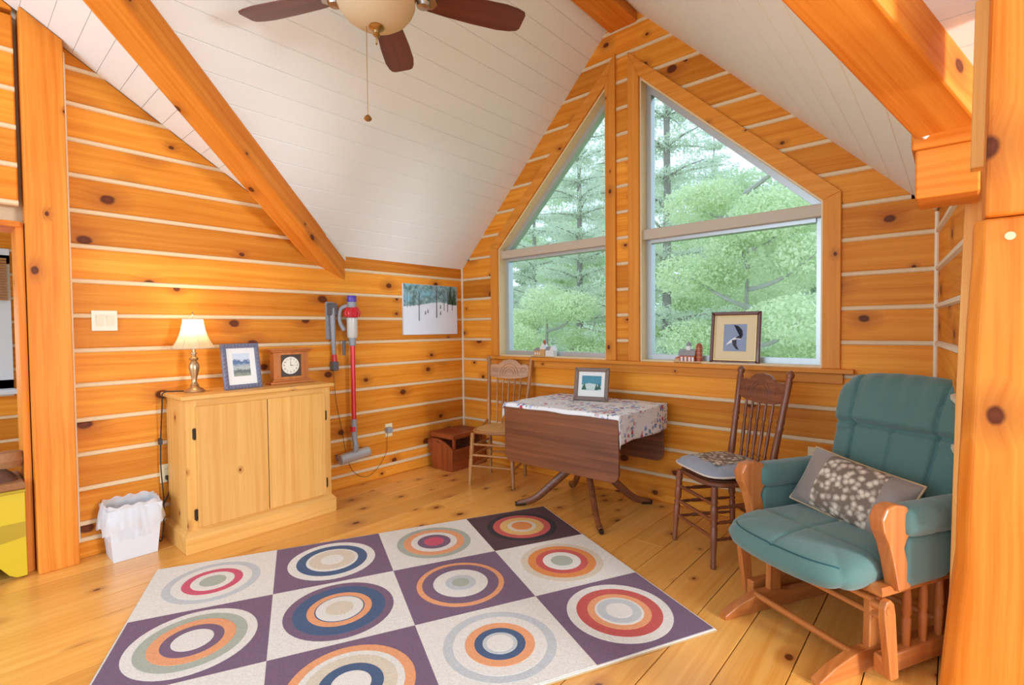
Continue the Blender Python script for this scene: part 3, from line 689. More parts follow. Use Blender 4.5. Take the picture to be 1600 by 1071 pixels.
def spline(pts, n=8):
    pts = [V(p) for p in pts]; out = []
    for i in range(len(pts)-1):
        p0, p1, p2, p3 = pts[max(i-1, 0)], pts[i], pts[i+1], pts[min(i+2, len(pts)-1)]
        for k in range(n):
            u = k/n; out.append(.5*((2*p1)+(p2-p0)*u+(2*p0-5*p1+4*p2-p3)*u*u+(3*p1-p0-3*p2+p3)*u**3))
    return out+[pts[-1]]
t = thing('lamp_cord', 'dark lamp cord with inline switch hanging down the left side of the cabinet', 'cord', (0, 0, 0))
MB().tube(spline([(.15, -2.50, .93), (.12, -2.56, .932), (.10, -2.618, .925), (.09, -2.622, .85), (.05, -2.625, .62), (.05, -2.628, .45), (.06, -2.62, .25), (.07, -2.63, .08), (.09, -2.645, .012), (.06, -2.655, .03), (.03, -2.645, .15), (.03, -2.585, .28), (.02, -2.585, .36), (.012, -2.585, .378)]), .0038, 7).build('cable', 'black_cord', t, smooth=True)
MB().box(.04, .062, -2.638, -2.618, .60, .64, .004).build('inline_switch', 'black_cord', t)
MB().box(.008, .03, -2.598, -2.572, .365, .392, .004).build('plug', 'black_cord', t)

def outlet(loc, label, n_sock=2, rz=0):
    t = thing('wall_outlet', label, 'outlet', loc, rz)
    MB().box(0, .007, -.036, .036, -.058, .058, .002).build('plate', 'ivory_plastic', t)
    for z in (-.024, .024):
        s_ = MB().box(.006, .009, -.017, .017, z-.014, z+.014, .002).build('socket', 'ivory_plastic', t)
        for y in (-.006, .006): MB().box(.0088, .0094, y-.001, y+.001, z-.002, z+.007).build('slot', 'black_ink', s_)
    return t
outlet((.001, -2.588, .405), 'ivory wall outlet with black plug beside the left end of the cabinet')
outlet((.001, -.915, .415), 'white wall outlet with the vacuum charger plugged in')
outlet((3.125, -.001, .50), 'ivory wall outlet partly hidden behind the cushioned chair', rz=-PI/2)
t = thing('light_switch', 'cream double rocker light switch on the left wall', 'switch', (.001, -2.875, 1.372))
MB().box(0, .008, -.06, .06, -.06, .06, .002).build('plate', 'cream_plastic', t)
for y in (-.0235, .0235):
    MB().add([(.008, y-.0165, -.034), (.008, y+.0165, -.034), (.008, y+.0165, .034), (.008, y-.0165, .034), (.0095, y-.0165, -.034), (.0095, y+.0165, -.034), (.017, y+.0165, .034), (.017, y-.0165, .034)],
             [(3, 2, 1, 0), (4, 5, 6, 7), (0, 1, 5, 4), (1, 2, 6, 5), (2, 3, 7, 6), (3, 0, 4, 7)]).build('rocker', 'cream_plastic', t)

# ------------------------------------------------------------------ framed pictures (local: faces +x, y across, z up, base at z=0, leaning back)
def frame(name, label, loc, rz, w, h, fwid, fmat, matt, mw_, lean, back=True, depth=.018, round_=.004, matcol=None):
    t = thing(name, label, 'picture', loc, rz)
    Mx = Matrix.Rotation(-lean, 4, 'Y')
    def bb(m, nm, mt, par=t, **kw): m.xf(Mx); return m.build(nm, mt, par, **kw)
    for q in ([(-w/2, 0), (w/2, 0), (w/2-fwid, fwid), (-w/2+fwid, fwid)], [(w/2, 0), (w/2, h), (w/2-fwid, h-fwid), (w/2-fwid, fwid)],
              [(w/2, h), (-w/2, h), (-w/2+fwid, h-fwid), (w/2-fwid, h-fwid)], [(-w/2, h), (-w/2, 0), (-w/2+fwid, fwid), (-w/2+fwid, h-fwid)]):
        bb(MB().slab(q, (-depth, 0, 0), (0, 1, 0), (0, 0, 1), depth, round_), 'frame_side', fmat)
    bb(MB().box(-depth, -depth*.55, -w/2+fwid*.6, w/2-fwid*.6, fwid*.6, h-fwid*.6), 'mat_board', matt)
    return t, Mx
def flat(t, Mx, poly, x, name, mat, par=None):
    return MB().prism([(x, p[0], p[1]) for p in poly], (.0008, 0, 0)).xf(Mx).build(name, mat, par or t, fixn=True)
RECT = lambda y0, y1, z0, z1: [(y0, z0), (y1, z0), (y1, z1), (y0, z1)]
t, Mx = frame('picture_frame', 'ornate blue-grey framed landscape print standing on the cabinet', (.27, -2.205, .926), .12, .245, .30, .03, 'frame_blue', 'mat_white', .04, .16)
pf = flat(t, Mx, RECT(-.055, .055, .085, .235), -.0095, 'print', 'print_landscape')
for i in range(40):
    q = i/40*4; k = int(q); f = q-k; w2, h2 = .1225-.014, .3-.014
    y, z = [(-w2+2*w2*f, .014), (w2, .014+(h2-.014)*f), (w2-2*w2*f, h2), (-w2, h2-(h2-.014)*f)][k]
    MB().lathe([(0, -.006), (.008, -.004), (.010, 0), (.007, .004), (0, .006)], (0, 0, 0), 8).xf(Mx @ Matrix.Translation((.0, y, z)) @ Matrix.Rotation(PI/2, 4, 'Y')).build('scroll', 'frame_blue', t, smooth=True)
MB().prism([(-.02, -.04, .0), (-.12, -.04, .0), (-.06, -.04, .16)], (0, .08, 0)).build('easel_back', 'black_velvet', t, fixn=True)
# clock
t = thing('mantel_clock', 'square wooden mantel clock with round cream dial on the cabinet', 'clock', (.17, -1.86, .926), .0)
MB().box(-.05, .05, -.155, .155, 0, .018, .004).build('base', 'honey_y', t)
MB().box(-.04, .035, -.135, .135, .018, .03, .004).build('base_step', 'honey_y', t)
for y0, y1, z0, z1 in ((-.125, -.075, .03, .225), (.075, .125, .03, .225), (-.075, .075, .03, .05), (-.075, .075, .205, .225)): MB().box(-.035, .028, y0, y1, z0, z1, .003).build('case_side', 'honey_z', t)
MB().box(-.045, .04, -.14, .14, .225, .238, .004).build('cornice', 'honey_y', t); MB().box(-.05, .048, -.152, .152, .238, .25, .004).build('top', 'honey_y', t)
MB().box(-.03, .012, -.075, .075, .05, .205).build('dial_plate', 'clock_plate', t)
dial = MB().lathe([(0, 0), (.062, 0), (.062, .003), (0, .003)], n=40, cap=False).xf(Matrix.Translation((.012, 0, .128)) @ Matrix.Rotation(PI/2, 4, 'Y')).build('dial', 'clock_face', t)
mbn = MB()
for i in range(12):
    cu = bpy.data.curves.new('numeral', 'FONT'); cu.body = str(i if i else 12); cu.size = .019; cu.align_x = 'CENTER'; cu.align_y = 'CENTER'; cu.extrude = 0; cu.resolution_u = 2
    ob = bpy.data.objects.new('numeral', cu); me = bpy.data.meshes.new_from_object(ob); a = PI/2-i*PI/6
    k = len(mbn.v)
    for v in me.vertices: mbn.v.append((.0156, v.co.x+.047*math.cos(a), .128+v.co.y+.047*math.sin(a)))
    for p in me.polygons: mbn.f.append(tuple(k+j for j in p.vertices))
    bpy.data.objects.remove(ob); bpy.data.curves.remove(cu); bpy.data.meshes.remove(me)
mbn.build('numerals', 'black_ink', dial)
for a, L, w_ in ((math.radians(93), .046, .0018), (math.radians(-2), .033, .0026)):
    MB().prism([(.0165, -math.sin(a)*w_, .128+math.cos(a)*w_), (.0165, math.sin(a)*w_, .128-math.cos(a)*w_), (.0165, math.cos(a)*L, .128+math.sin(a)*L)], (.0008, 0, 0)).build('hand', 'black_ink', dial, fixn=True)

# ------------------------------------------------------------------ painting on the left wall
t = thing('canvas_painting', 'unframed winter canvas of bare trees and snow hanging on the left wall', 'painting', (.004, -.425, 1.255))
MB().box(0, .022, -.325, .325, 0, .468, .002).build('canvas', 'snow_paint', t)
fo = MB().prism([(.0222, p[0], p[1]) for p in [(-.323, .26), (-.15, .275), (0, .30), (.12, .31), (.323, .285), (.323, .466), (-.323, .466)]], (.0005, 0, 0)).build('painted_woods', 'painted_forest', t, fixn=True)
def ptree(y, z0, z1, w_, br=True, mat='trunk_paint'):
    m = MB(); x = .0229
    def stroke(a, b, wa, wb):
        d = V((b[0]-a[0], b[1]-a[1])); d.normalize(); nx, nz = -d.y, d.x
        m.prism([(x, a[0]+nx*wa, a[1]+nz*wa), (x, a[0]-nx*wa, a[1]-nz*wa), (x, b[0]-nx*wb, b[1]-nz*wb), (x, b[0]+nx*wb, b[1]+nz*wb)], (.0003, 0, 0))
    stroke((y, z0), (y+.004, z1), w_, w_*.6)
    if br:
        for k in range(7):
            zz = z1-(k*.018); s_ = 1 if k % 2 else -1; stroke((y+.004, zz-.03), (y+.004+s_*(.025+.01*k), min(zz+.05, .464)), w_*.45, w_*.15)
    m.build('painted_tree', mat, t, fixn=True)
for y, z0, z1, w_ in ((-.15, .13, .40, .006), (.06, .16, .46, .007), (.155, .23, .42, .004), (.20, .215, .45, .005), (.26, .23, .45, .004), (-.285, .25, .44, .003), (-.25, .255, .44, .003), (-.21, .26, .40, .0025)): ptree(y, z0, z1, w_, w_ > .0035)
for y, z, s_ in ((.235, .29, .035), (.285, .285, .03)):
    MB().prism([(.0229, y-s_, z), (.0229, y+s_, z), (.0229, y, z+.17)], (.0003, 0, 0)).build('painted_fir', 'fir_paint', t, fixn=True)
for y, z in ((-.075, .20), (-.045, .215), (.11, .26), (.11, .20)):
    MB().prism([(.0229, y-.009, z-.012), (.0229, y+.007, z-.012), (.0229, y+.004, z+.02), (.0229, y-.003, z+.026)], (.0003, 0, 0)).build('painted_figure', 'trunk_paint', t, fixn=True)

# ------------------------------------------------------------------ stick vacuum on its wall dock
t = thing('vacuum_dock', 'grey plastic wall dock holding vacuum attachments and charging lead', 'dock', (.0, -1.455, .98))
MB().box(.0, .02, -.035, .035, .25, .55, .004).build('back_plate', 'grey_plastic', t)
MB().box(.02, .07, -.03, .03, .44, .54, .008).build('cradle', 'dark_grey_plastic', t)
MB().tube([(.05, 0, .50), (.055, 0, .36), (.05, .005, .22), (.045, .01, .12)], [.022, .02, .017, .015], 12).build('crevice_tool', 'grey_plastic', t, smooth=True)
MB().tube([(.045, .01, .13), (.045, .012, .07)], [.019, .021], 12).build('tool_collar', 'red_plastic', t, smooth=True)
MB().box(.02, .07, -.012, .035, .0, .075, .006).build('brush_tool', 'dark_grey_plastic', t)
t = thing('stick_vacuum', 'cordless stick vacuum with red wand and purple cap hanging on the left wall', 'vacuum', (.105, -1.315, 0))
MB().lathe([(0, 1.53), (.035, 1.53), (.037, 1.535), (.037, 1.575), (.034, 1.58), (0, 1.58)], n=28).build('filter_cap', 'purple_plastic', t, smooth=True)
MB().lathe([(.034, 1.47), (.036, 1.50), (.036, 1.53), (0, 1.53)], n=28).build('motor_body', 'grey_plastic', t, smooth=True)
cy = MB().lathe([(.03, 1.40), (.05, 1.41), (.055, 1.43), (.055, 1.455), (.045, 1.475), (.03, 1.48)], n=28).build('cyclone_crown', 'red_plastic', t, smooth=True)
for k in range(12):
    a = 2*PI*k/12; MB().tube([(.05*math.cos(a), .05*math.sin(a), 1.415), (.059*math.cos(a), .059*math.sin(a), 1.44), (.04*math.cos(a), .04*math.sin(a), 1.485)], [.011, .012, .007], 8).build('cyclone', 'red_plastic', cy, smooth=True)
MB().lathe([(0, 1.24), (.036, 1.24), (.042, 1.26), (.043, 1.40), (.03, 1.41)], n=28).build('dust_bin', 'clear_bin', t, smooth=True)
MB().lathe([(.012, 1.17), (.024, 1.18), (.028, 1.23), (.026, 1.24), (0, 1.24)], n=20).build('bin_outlet', 'grey_plastic', t, smooth=True)
MB().tube(spline([(-.02, -.03, 1.50), (-.045, -.075, 1.47), (-.045, -.085, 1.38), (-.02, -.06, 1.30)]), [.016]*25, 12).build('handle', 'grey_plastic', t, smooth=True)
MB().tube([(-.03, -.06, 1.22), (-.03, -.06, 1.10)], [.013, .011], 10).build('trigger_grip', 'dark_grey_plastic', t, smooth=True)
MB().tube([(0, 0, 1.19), (0, 0, .56)], .0185, 18).build('wand', 'red_metal', t, smooth=True)
MB().tube([(0, 0, .58), (0, 0, .45), (.005, 0, .40)], [.023, .025, .02], 16).build('wand_end', 'grey_plastic', t, smooth=True)
MB().tube([(0, -.006, .48), (0, -.006, .52)], .0245, 16).build('release_button', 'red_plastic', t, smooth=True)
MB().tube([(.005, 0, .42), (.02, 0, .36), (.01, 0, .31)], [.018, .024, .02], 14).build('swivel', 'grey_plastic', t, smooth=True)
hd = MB().tube([(0, -.135, .27), (0, -.13, .27), (0, .125, .295), (0, .13, .295)], [.03, .042, .042, .03], 22).build('cleaner_head', 'aluminium', t, smooth=True)
MB().tube([(.0, -.165, .31), (.02, -.165, .325), (.03, -.165, .31), (.02, -.165, .295), (0, -.165, .31)], .005, 8).build('end_catch', 'dark_grey_plastic', hd, smooth=True)
MB().tube([(0, -.145, .27), (.0, -.165, .30)], .006, 8).build('catch_arm', 'dark_grey_plastic', hd, smooth=True)
t = thing('charger_cord', 'thin charging cord looping from the vacuum dock to the outlet plug', 'cord', (0, 0, 0))
MB().tube(spline([(.02, -1.44, 1.0), (.015, -1.42, .75), (.015, -1.37, .48), (.012, -1.33, .26), (.015, -1.27, .12), (.02, -1.16, .055), (.02, -1.05, .10), (.02, -.955, .22), (.022, -.945, .34), (.03, -.94, .40)]), .0018, 6).build('cable', 'black_cord', t, smooth=True)
MB().box(.0095, .05, -.955, -.905, .395, .445, .006).build('adapter', 'grey_plastic', t)

# ------------------------------------------------------------------ wooden cradle box in the corner
t = thing('wooden_box', 'reddish wooden cradle box with curved ends and lattice lid in the corner', 'box', (.37, -.48, 0), math.radians(2))
t.scale = (1.14, 1, 1)
# axis along +y (depth), ends curved ; local x -.33..0 front end spans x
e = [(-.11, 0), (.0+.0, 0), (.06, .19), (.055, .20)]
endp = [(-.27, 0), (-.04, 0), (.0, .215), (-.04, .235), (-.10, .262), (-.17, .285), (-.24, .29), (-.30, .275), (-.345, .25), (-.35, .235)]
endp = [(-.24, 0), (-.02, 0), (-.015, .20), (-.03, .215), (-.08, .25), (-.14, .275), (-.20, .285), (-.26, .28), (-.305, .262), (-.31, .245)]
for y in (0, .43): MB().prism([(p[0], y, p[1]) for p in endp], (0, .018, 0)).build('end_panel', 'cherry_z', t, fixn=True, bevel=.003)
MB().add([(-.035, .018, .0), (-.02, .018, .0), (-.015, .018, .20), (-.03, .018, .20), (-.035, .43, 0), (-.02, .43, 0), (-.015, .43, .20), (-.03, .43, .20)], [(0, 1, 2, 3), (7, 6, 5, 4), (0, 4, 5, 1), (1, 5, 6, 2), (2, 6, 7, 3), (3, 7, 4, 0)]).build('side_panel', 'cherry_y', t, fixn=True)
MB().add([(-.24, .018, .0), (-.225, .018, .0), (-.295, .018, .24), (-.31, .018, .24), (-.24, .43, 0), (-.225, .43, 0), (-.295, .43, .24), (-.31, .43, .24)], [(0, 1, 2, 3), (7, 6, 5, 4), (0, 4, 5, 1), (1, 5, 6, 2), (2, 6, 7, 3), (3, 7, 4, 0)]).build('side_panel', 'cherry_y', t, fixn=True)
MB().box(-.24, -.02, .018, .43, .0, .015).build('bottom', 'cherry_y', t)
m = MB()
for k, (y, z) in enumerate(((-.19, .257), (-.175, .254), (-.16, .25))): m.add([(y-.004, -.0006, z-.006), (y+.004, -.0006, z-.006), (y+.004, -.0006, z+.006), (y-.004, -.0006, z+.006)], [(0, 1, 2, 3)])
m.build('carved_mark', 'black_ink', t, solid=.0006)
for x0, x1 in ((-.30, -.275), (-.045, -.02)):
    MB().box(x0, x1, .02, .43, .29, .335, .003).build('lid_rail', 'cherry_y', t)
for y0, y1 in ((.02, .045), (.405, .43)): MB().box(-.275, -.045, y0, y1, .29, .335, .003).build('lid_rail', 'cherry_x', t)
for x0 in (-.29, -.04):
    for y0 in (.03, .41): MB().box(x0, x0+.02, y0, y0+.02, .205, .30).build('lid_post', 'cherry_z', t)
for i in range(9): MB().box(-.272+i*.0255, -.272+i*.0255+.02, .045, .405, .322, .331, .001).build('lattice_strip', 'cherry_y', t)
for i in range(10): MB().box(-.275, -.045, .055+i*.035, .055+i*.035+.014, .331, .335, .001).build('lattice_strip', 'cherry_x', t)

# ------------------------------------------------------------------ press back chairs (local: front towards -y)
TURN = [(0, .013), (.03, .017), (.06, .012), (.09, .016), (.12, .013), (.3, .0165), (.5, .018), (.52, .014), (.55, .0205), (.58, .014), (.62, .02), (.75, .019), (.78, .014), (.81, .021), (.84, .015), (.88, .0195), (1, .017)]
STR = [(0, .006), (.1, .008), (.2, .010), (.24, .007), (.28, .011), (.5, .012), (.72, .011), (.76, .007), (.8, .010), (.9, .008), (1, .006)]
BEAD = [(0, .006)]+[(.15+.7*k/24, .0075 if k % 2 else .0115) for k in range(25)]+[(1, .006)]
SPIN = [(0, .007), (.12, .0085), (.2, .010), (.22, .007), (.25, .012), (.28, .007), (.5, .0105), (.72, .007), (.75, .0115), (.78, .007), (.9, .008), (1, .006)]
POST = [(0, .018), (.06, .0175), (.1, .021), (.12, .015), (.15, .021), (.3, .019), (.45, .0175), (.48, .022), (.5, .016), (.53, .022), (.56, .018), (.62, .0175), (.9, .019), (.92, .014), (.94, .021), (.965, .022), (.985, .016), (1, .004)]
def chair(label, loc, rz, W_, seat_mat, group=None):
    t = thing('dining_chair', label, 'chair', loc, rz, group)
    FL = [(-.195, -.20), (.195, -.20)]; BL = [(-.165, .185), (.165, .185)]
    for x, y in FL: MB().turned((x, y, 0), (x*.88, y*.88, .435), TURN).build('leg', W_+'z', t, smooth=True, angle=60)
    for x, y in BL: MB().turned((x, y, 0), (x*1.0, y*.93, .435), TURN).build('leg', W_+'z', t, smooth=True, angle=60)
    def sf(a): 
        r = 1/((abs(math.cos(a))**3.2+abs(math.sin(a))**3.2)**(1/3.2)); w_ = .205 if math.sin(a) < 0 else .205-.03*math.sin(a); return (w_*r*math.cos(a), .205*r*math.sin(a)-.005)
    pts = [sf(2*PI*k/40) for k in range(40)]
    MB().slab(pts, (0, 0, .43), (1, 0, 0), (0, 1, 0), .025, .006, both=True).build('seat_frame', W_+'x', t, smooth=True)
    MB().slab([(p[0]*.86, p[1]*.86) for p in pts], (0, 0, .452), (1, 0, 0), (0, 1, 0), .006, .002).build('seat', seat_mat, t)
    # backward leaning posts
    tops = []
    for s_ in (-1, 1):
        a = V((s_*.17, .165, .44)); b = V((s_*.205, .275, 1.055)); tops.append((a, b))
        MB().turned(a, b, POST, 12).build('back_post', W_+'z', t, smooth=True, angle=60)
        MB().tube(spline([(s_*.178, .172, .50), (s_*.182, .13, .478), (s_*.185, .06, .458)]), [.009]*17, 8).build('seat_bracket', W_+'y', t, smooth=True)
    # crest rail : shaped board in the leaning plane
    lean = V((0, .11, .615)).normalized(); O = V((0, .165, .44))
    def P(x, h): return O+lean*h+V((x, 0, 0))
    top = [(-.185, .535), (-.165, .55), (-.135, .553), (-.11, .545), (-.095, .56), (-.06, .585), (0, .595), (.06, .585), (.095, .56), (.11, .545), (.135, .553), (.165, .55), (.185, .535)]
    bot = [(.185, .44), (.12, .425), (.0, .415), (-.12, .425), (-.185, .44)]
    nrm = V((1, 0, 0)).cross(lean)                      # faces front
    poly = top+bot
    cr = MB().prism([P(*q)+nrm*.009 for q in poly], -nrm*.018).build('crest_rail', W_+'x', t, fixn=True, bevel=.003)
    for k in range(3):                                  # pressed arch pattern
        r = .085-.022*k
        MB().tube([P(r*math.cos(a), .455+r*1.15*math.sin(a))+nrm*.009 for a in [PI*j/16 for j in range(17)]], .0028, 6).build('pressed_arch', W_+'x', cr, smooth=True)
    for s_ in (-1, 1):
        MB().tube([P(s_*(.13+.028*math.cos(a)*(1-a/9)), .495+.028*math.sin(a)*(1-a/9))+nrm*.009 for a in [2*PI*j/14 for j in range(18)]], .0026, 6).build('pressed_scroll', W_+'x', cr, smooth=True)
    for k in range(5):
        x = -.112+.056*k; MB().turned((x*.85, .178, .45), P(x, .43), SPIN, 10).build('spindle', W_+'z', t, smooth=True, angle=60)
    def legp(p, z, s_=.88):
        f = z/.435; return V((p[0]*(1-f*(1-s_)), p[1]*(1-f*.12), z))
    for z in (.16, .25, .34): MB().turned(legp(FL[0], z), legp(FL[1], z), BEAD, 10).build('front_stretcher', W_+'x', t, smooth=True, angle=60)
    for i in (0, 1):
        for z in (.15, .24, .32): MB().turned(legp(FL[i], z), legp(BL[i], z, 1), STR, 10).build('side_stretcher', W_+'y', t, smooth=True, angle=60)
    MB().turned(legp(BL[0], .2, 1), legp(BL[1], .2, 1), STR, 10).build('back_stretcher', W_+'x', t, smooth=True, angle=60)
    return t
chair('oak press-back chair with bare cane seat, tucked in the corner left of the table', (.84, -.37, 0), math.radians(21), 'oak_', 'cane')
c2 = chair('dark brown press-back chair with a grey cushion, between the table and the glider', (2.76, -.53, 0), math.radians(-36), 'brown_chair_', 'brown_chair_x')
# cushion on second chair
t = thing('seat_cushion', 'grey satin chair cushion with pale piping on the brown chair', 'cushion', (2.755, -.535, .458), math.radians(-36))
def cush(W_, D, H, px=3.0, pw=.5):
    def rd(x, y):
        k = ((abs(x)**5+abs(y)**5)**.2)/max(abs(x), abs(y), 1e-6) or 1; return x/k, y/k
    def fn(side):
        def f(u, v):
            x, y = 2*u-1, 2*v-1
            e_ = max(0, (1-abs(x)**px)*(1-abs(y)**px))**pw
            pinch = 1-.06*(1-x*x)*(y*y)-.0; z = side*H*e_
            if side > 0: z *= 1-.28*math.exp(-((x)**2+(y)**2)/.08); z += .003*math.sin(9*x+3*y)*e_
            xx, yy = rd(x, y); return (W_*xx, D*yy, z)
        return f
    return fn
cf = cush(.21, .21, .055, 3.4, .5)
MB().grid(lambda u, v: V(cf(1)(u, v))+V((0, 0, .032)), 28, 28).build('top_panel', 'cushion_grey', t, smooth=True)
MB().grid(lambda u, v: V(cf(-1)(u, 1-v))*.55+V((V(cf(-1)(u, 1-v)).x*.45, V(cf(-1)(u, 1-v)).y*.45, .032)), 28, 28).build('bottom_panel', 'brocade', t, smooth=True)
per = [(k/16, 0) for k in range(16)]+[(1, k/16) for k in range(16)]+[(1-k/16, 1) for k in range(16)]+[(0, 1-k/16) for k in range(17)]
MB().tube([V(cf(1)(*q))+V((0, 0, .032)) for q in per], .005, 8).build('piping', 'cushion_piping', t, smooth=True)
MB().grid(lambda u, v: (.13*(2*u-1), .13*(2*v-1), .0325+V(cf(1)(.5+.31*(2*u-1), .5+.31*(2*v-1))).z+.0012), 16, 16).build('centre_panel', 'brocade', t, smooth=True)
for s_ in (-1, 1): MB().tube(spline([(s_*.19, .19, .03), (s_*.2, .21, .05), (s_*.215, .20, .015), (s_*.205, .225, -.03)]), .006, 8).build('tie', 'cushion_grey', t, smooth=True)

# ------------------------------------------------------------------ drop leaf table
tb = thing('drop_leaf_table', 'dark mahogany drop-leaf pedestal table under the windows', 'table', (1.75, -.435, 0))
MB().box(-.47, .47, -.33, .32, .735, .755, .004).build('table_top', 'mahogany_x', tb)
def rrect(x0, x1, z0, z1, r):
    p = [(x0, z1), (x0, z0+r)]+[(x0+r-r*math.cos(a), z0+r-r*math.sin(a)) for a in [PI/2*k/6 for k in range(1, 7)]]
    p += [(x1-r+r*math.sin(a), z0+r-r*math.cos(a)) for a in [PI/2*k/6 for k in range(0, 7)]]+[(x1, z1)]
    return p
MB().prism([(p[0], -.352, p[1]) for p in rrect(-.47, .47, .335, .752, .06)], (0, .02, 0)).build('front_leaf', 'mahogany_x', tb, fixn=True, bevel=.003)
MB().prism([(p[0], .322, p[1]) for p in rrect(-.47, .45, .335, .752, .06)], (0, .02, 0)).build('rear_leaf', 'mahogany_x', tb, fixn=True, bevel=.003)
for y0, y1 in ((-.26, -.235), (.235, .26)): MB().box(-.40, .40, y0, y1, .66, .735).build('apron', 'mahogany_x', tb)
for x0, x1 in ((-.40, -.375), (.375, .40)): MB().box(x0, x1, -.235, .235, .66, .735).build('apron', 'mahogany_x', tb)
MB().lathe([(.03, .26), (.07, .28), (.075, .33), (.05, .36), (.035, .40), (.04, .46), (.055, .52), (.05, .58), (.035, .62), (.06, .66), (.06, .735)], n=24).build('pedestal', 'mahogany_z', tb, smooth=True)
for k, (fx, fy) in enumerate(((-.36, -.30), (.33, -.34), (.32, .31), (-.33, .30))):
    d = V((fx, fy, 0)); L = d.length; d.normalize()
    path = spline([d*.04+V((0, 0, .30)), d*.10+V((0, 0, .285)), d*(L*.50)+V((0, 0, .17)), d*(L*.78)+V((0, 0, .06)), d*L+V((0, 0, .026)), d*(L+.03)+V((0, 0, .024))], 5)
    n_ = len(path)
    lg = MB().tube(path, [.032-.013*i/(n_-1) for i in range(n_)], 10, flat=(.8, 1.1)).build('leg', 'mahogany_x', tb, smooth=True)
    MB().tube([d*(L-.03)+V((0, 0, .025)), d*(L+.045)+V((0, 0, .018))], [.020, .016], 10).build('foot_cap', 'brass' if False else 'dark_iron', lg, smooth=True)
# table cloth
t = thing('tablecloth', 'white floral tablecloth draped over the drop-leaf table', 'tablecloth', (1.75, -.435, .7565))
def cl(u, v):
    # u across x from left drop to right drop ; v front to back
    s_ = -.475-.10+(1.15+.10-.12+.10)*u; y = -.375+.715*v; z = 0
    fr = max(0, -.35-y)
    if fr > 0: y = -.358-fr*.15; z -= fr*1.0+.002*math.sin(s_*14)
    x = s_
    if s_ > .475:
        d = s_-.475; x = .477+.012*math.sin(y*11)*d/.15; z -= d*(1+.0*y)
    elif s_ < -.475:
        d = -.475-s_; x = -.478-.02*math.sin(y*9+1)*d/.1-.02*d/.1; z -= d*.95
    z += .0015*math.sin(x*23+y*9)+.001*math.sin(y*31)
    if abs(y-.12) < .004 or abs(x) < .004: z += .0012
    return (x, y, z+.002)
MB().grid(cl, 90, 54).build('cloth', 'floral_cloth', t, smooth=True, solid=.0016)
t, Mx = frame('picture_frame', 'brown framed snow scene print standing on the tablecloth', (1.745, -.36, .765), math.radians(-76), .265, .245, .03, 'frame_brown', 'mat_white', .04, .2)
flat(t, Mx, RECT(-.075, .075, .075, .185), -.0095, 'print', 'teal_print')
flat(t, Mx, [(-.075, .075), (.075, .075), (.075, .11), (.03, .125), (-.02, .13), (-.075, .115)], -.0087, 'print_snow', 'lake_print')
for y, z, s_ in ((-.055, .08, .02), (.06, .085, .016), (.04, .08, .014)): flat(t, Mx, [(y-s_, z), (y+s_, z), (y, z+.05)], -.0079, 'print_fir', 'tree_print')
MB().prism([(-.03, -.045, 0), (-.14, -.045, 0), (-.11, -.045, .06), (-.055, -.045, .16)], (0, .09, 0)).build('easel_back', 'black_velvet', t, fixn=True)

# ------------------------------------------------------------------ things on the window stool
t, Mx = frame('picture_frame', 'dark wood framed picture of a flying bird leaning on the window stool', (2.645, .00, 1.0462), math.radians(-90), .325, .36, .026, 'frame_cherry', 'mat_cream', .05, .14, round_=.006)
for q in ([(-.1365, .026), (.1365, .026), (.1305, .032), (-.1305, .032)], [(.1365, .026), (.1365, .334), (.1305, .328), (.1305, .032)], [(.1365, .334), (-.1365, .334), (-.1305, .328), (.1305, .328)], [(-.1365, .334), (-.1365, .026), (-.1305, .032), (-.1305, .328)]):
    flat(t, Mx, q, -.004, 'gilt_fillet', 'gold')
flat(t, Mx, RECT(-.074, .074, .09, .275), -.0095, 'print', 'bird_blue')
flat(t, Mx, [(-.06, .13), (-.02, .15), (.01, .175), (.035, .17), (.045, .18), (.03, .19), (.0, .185), (-.03, .165)], -.0085, 'bird_body', 'white_paint')
flat(t, Mx, [(.0, .18), (.03, .20), (.045, .235), (.02, .262), (-.01, .27), (.03, .25), (.04, .225), (.052, .20), (.04, .175)], -.0078, 'bird_wing', 'bird_dark')
flat(t, Mx, [(-.02, .165), (-.01, .13), (.01, .105), (.03, .10), (.012, .13), (.01, .17)], -.0078, 'bird_wing', 'bird_dark')
# barn ornament
t = thing('barn_ornament', 'small ceramic barn with grey roof and red silo on the window stool', 'ornament', (2.33, .03, 1.0455))
MB().box(-.10, .10, -.035, .035, 0, .008, .003).build('base', 'ceramic_tan', t)
bd = MB().box(-.06, .05, -.025, .025, .008, .055).build('barn_body', 'ceramic_red', t)
MB().prism([(-.065, -.032, .052), (-.065, -.02, .085), (-.065, 0, .098), (-.065, .02, .085), (-.065, .032, .052)], (.12, 0, 0)).build('barn_roof', 'ceramic_grey', t, fixn=True)
MB().box(-.014, .014, -.014, .014, .09, .122).build('cupola', 'ceramic_white', t); MB().lathe([(.02, .12), (.016, .138), (0, .155)], n=12).build('cupola_roof', 'ceramic_grey', t)
for x0 in (-.05, -.022, .006, .03): MB().box(x0, x0+.014, -.0262, -.025, .012, .042).build('barn_door', 'ceramic_white', bd)
MB().lathe([(.022, .008), (.022, .115), (.02, .125), (.012, .138), (0, .142)], (.075, .0, 0), 18).build('silo', 'ceramic_red', t, smooth=True)
for z in (.04, .07, .10): MB().lathe([(.0225, z), (.0232, z+.002), (.0225, z+.004)], (.075, 0, 0), 18, cap=False).build('silo_band', 'ceramic_tan', t)
MB().box(-.095, -.06, -.02, .02, .008, .03).build('shed', 'ceramic_tan', t); MB().prism([(-.1, -.024, .03), (-.055, -.024, .03), (-.055, -.024, .05)], (0, .048, 0)).build('shed_roof', 'ceramic_red', t, fixn=True)
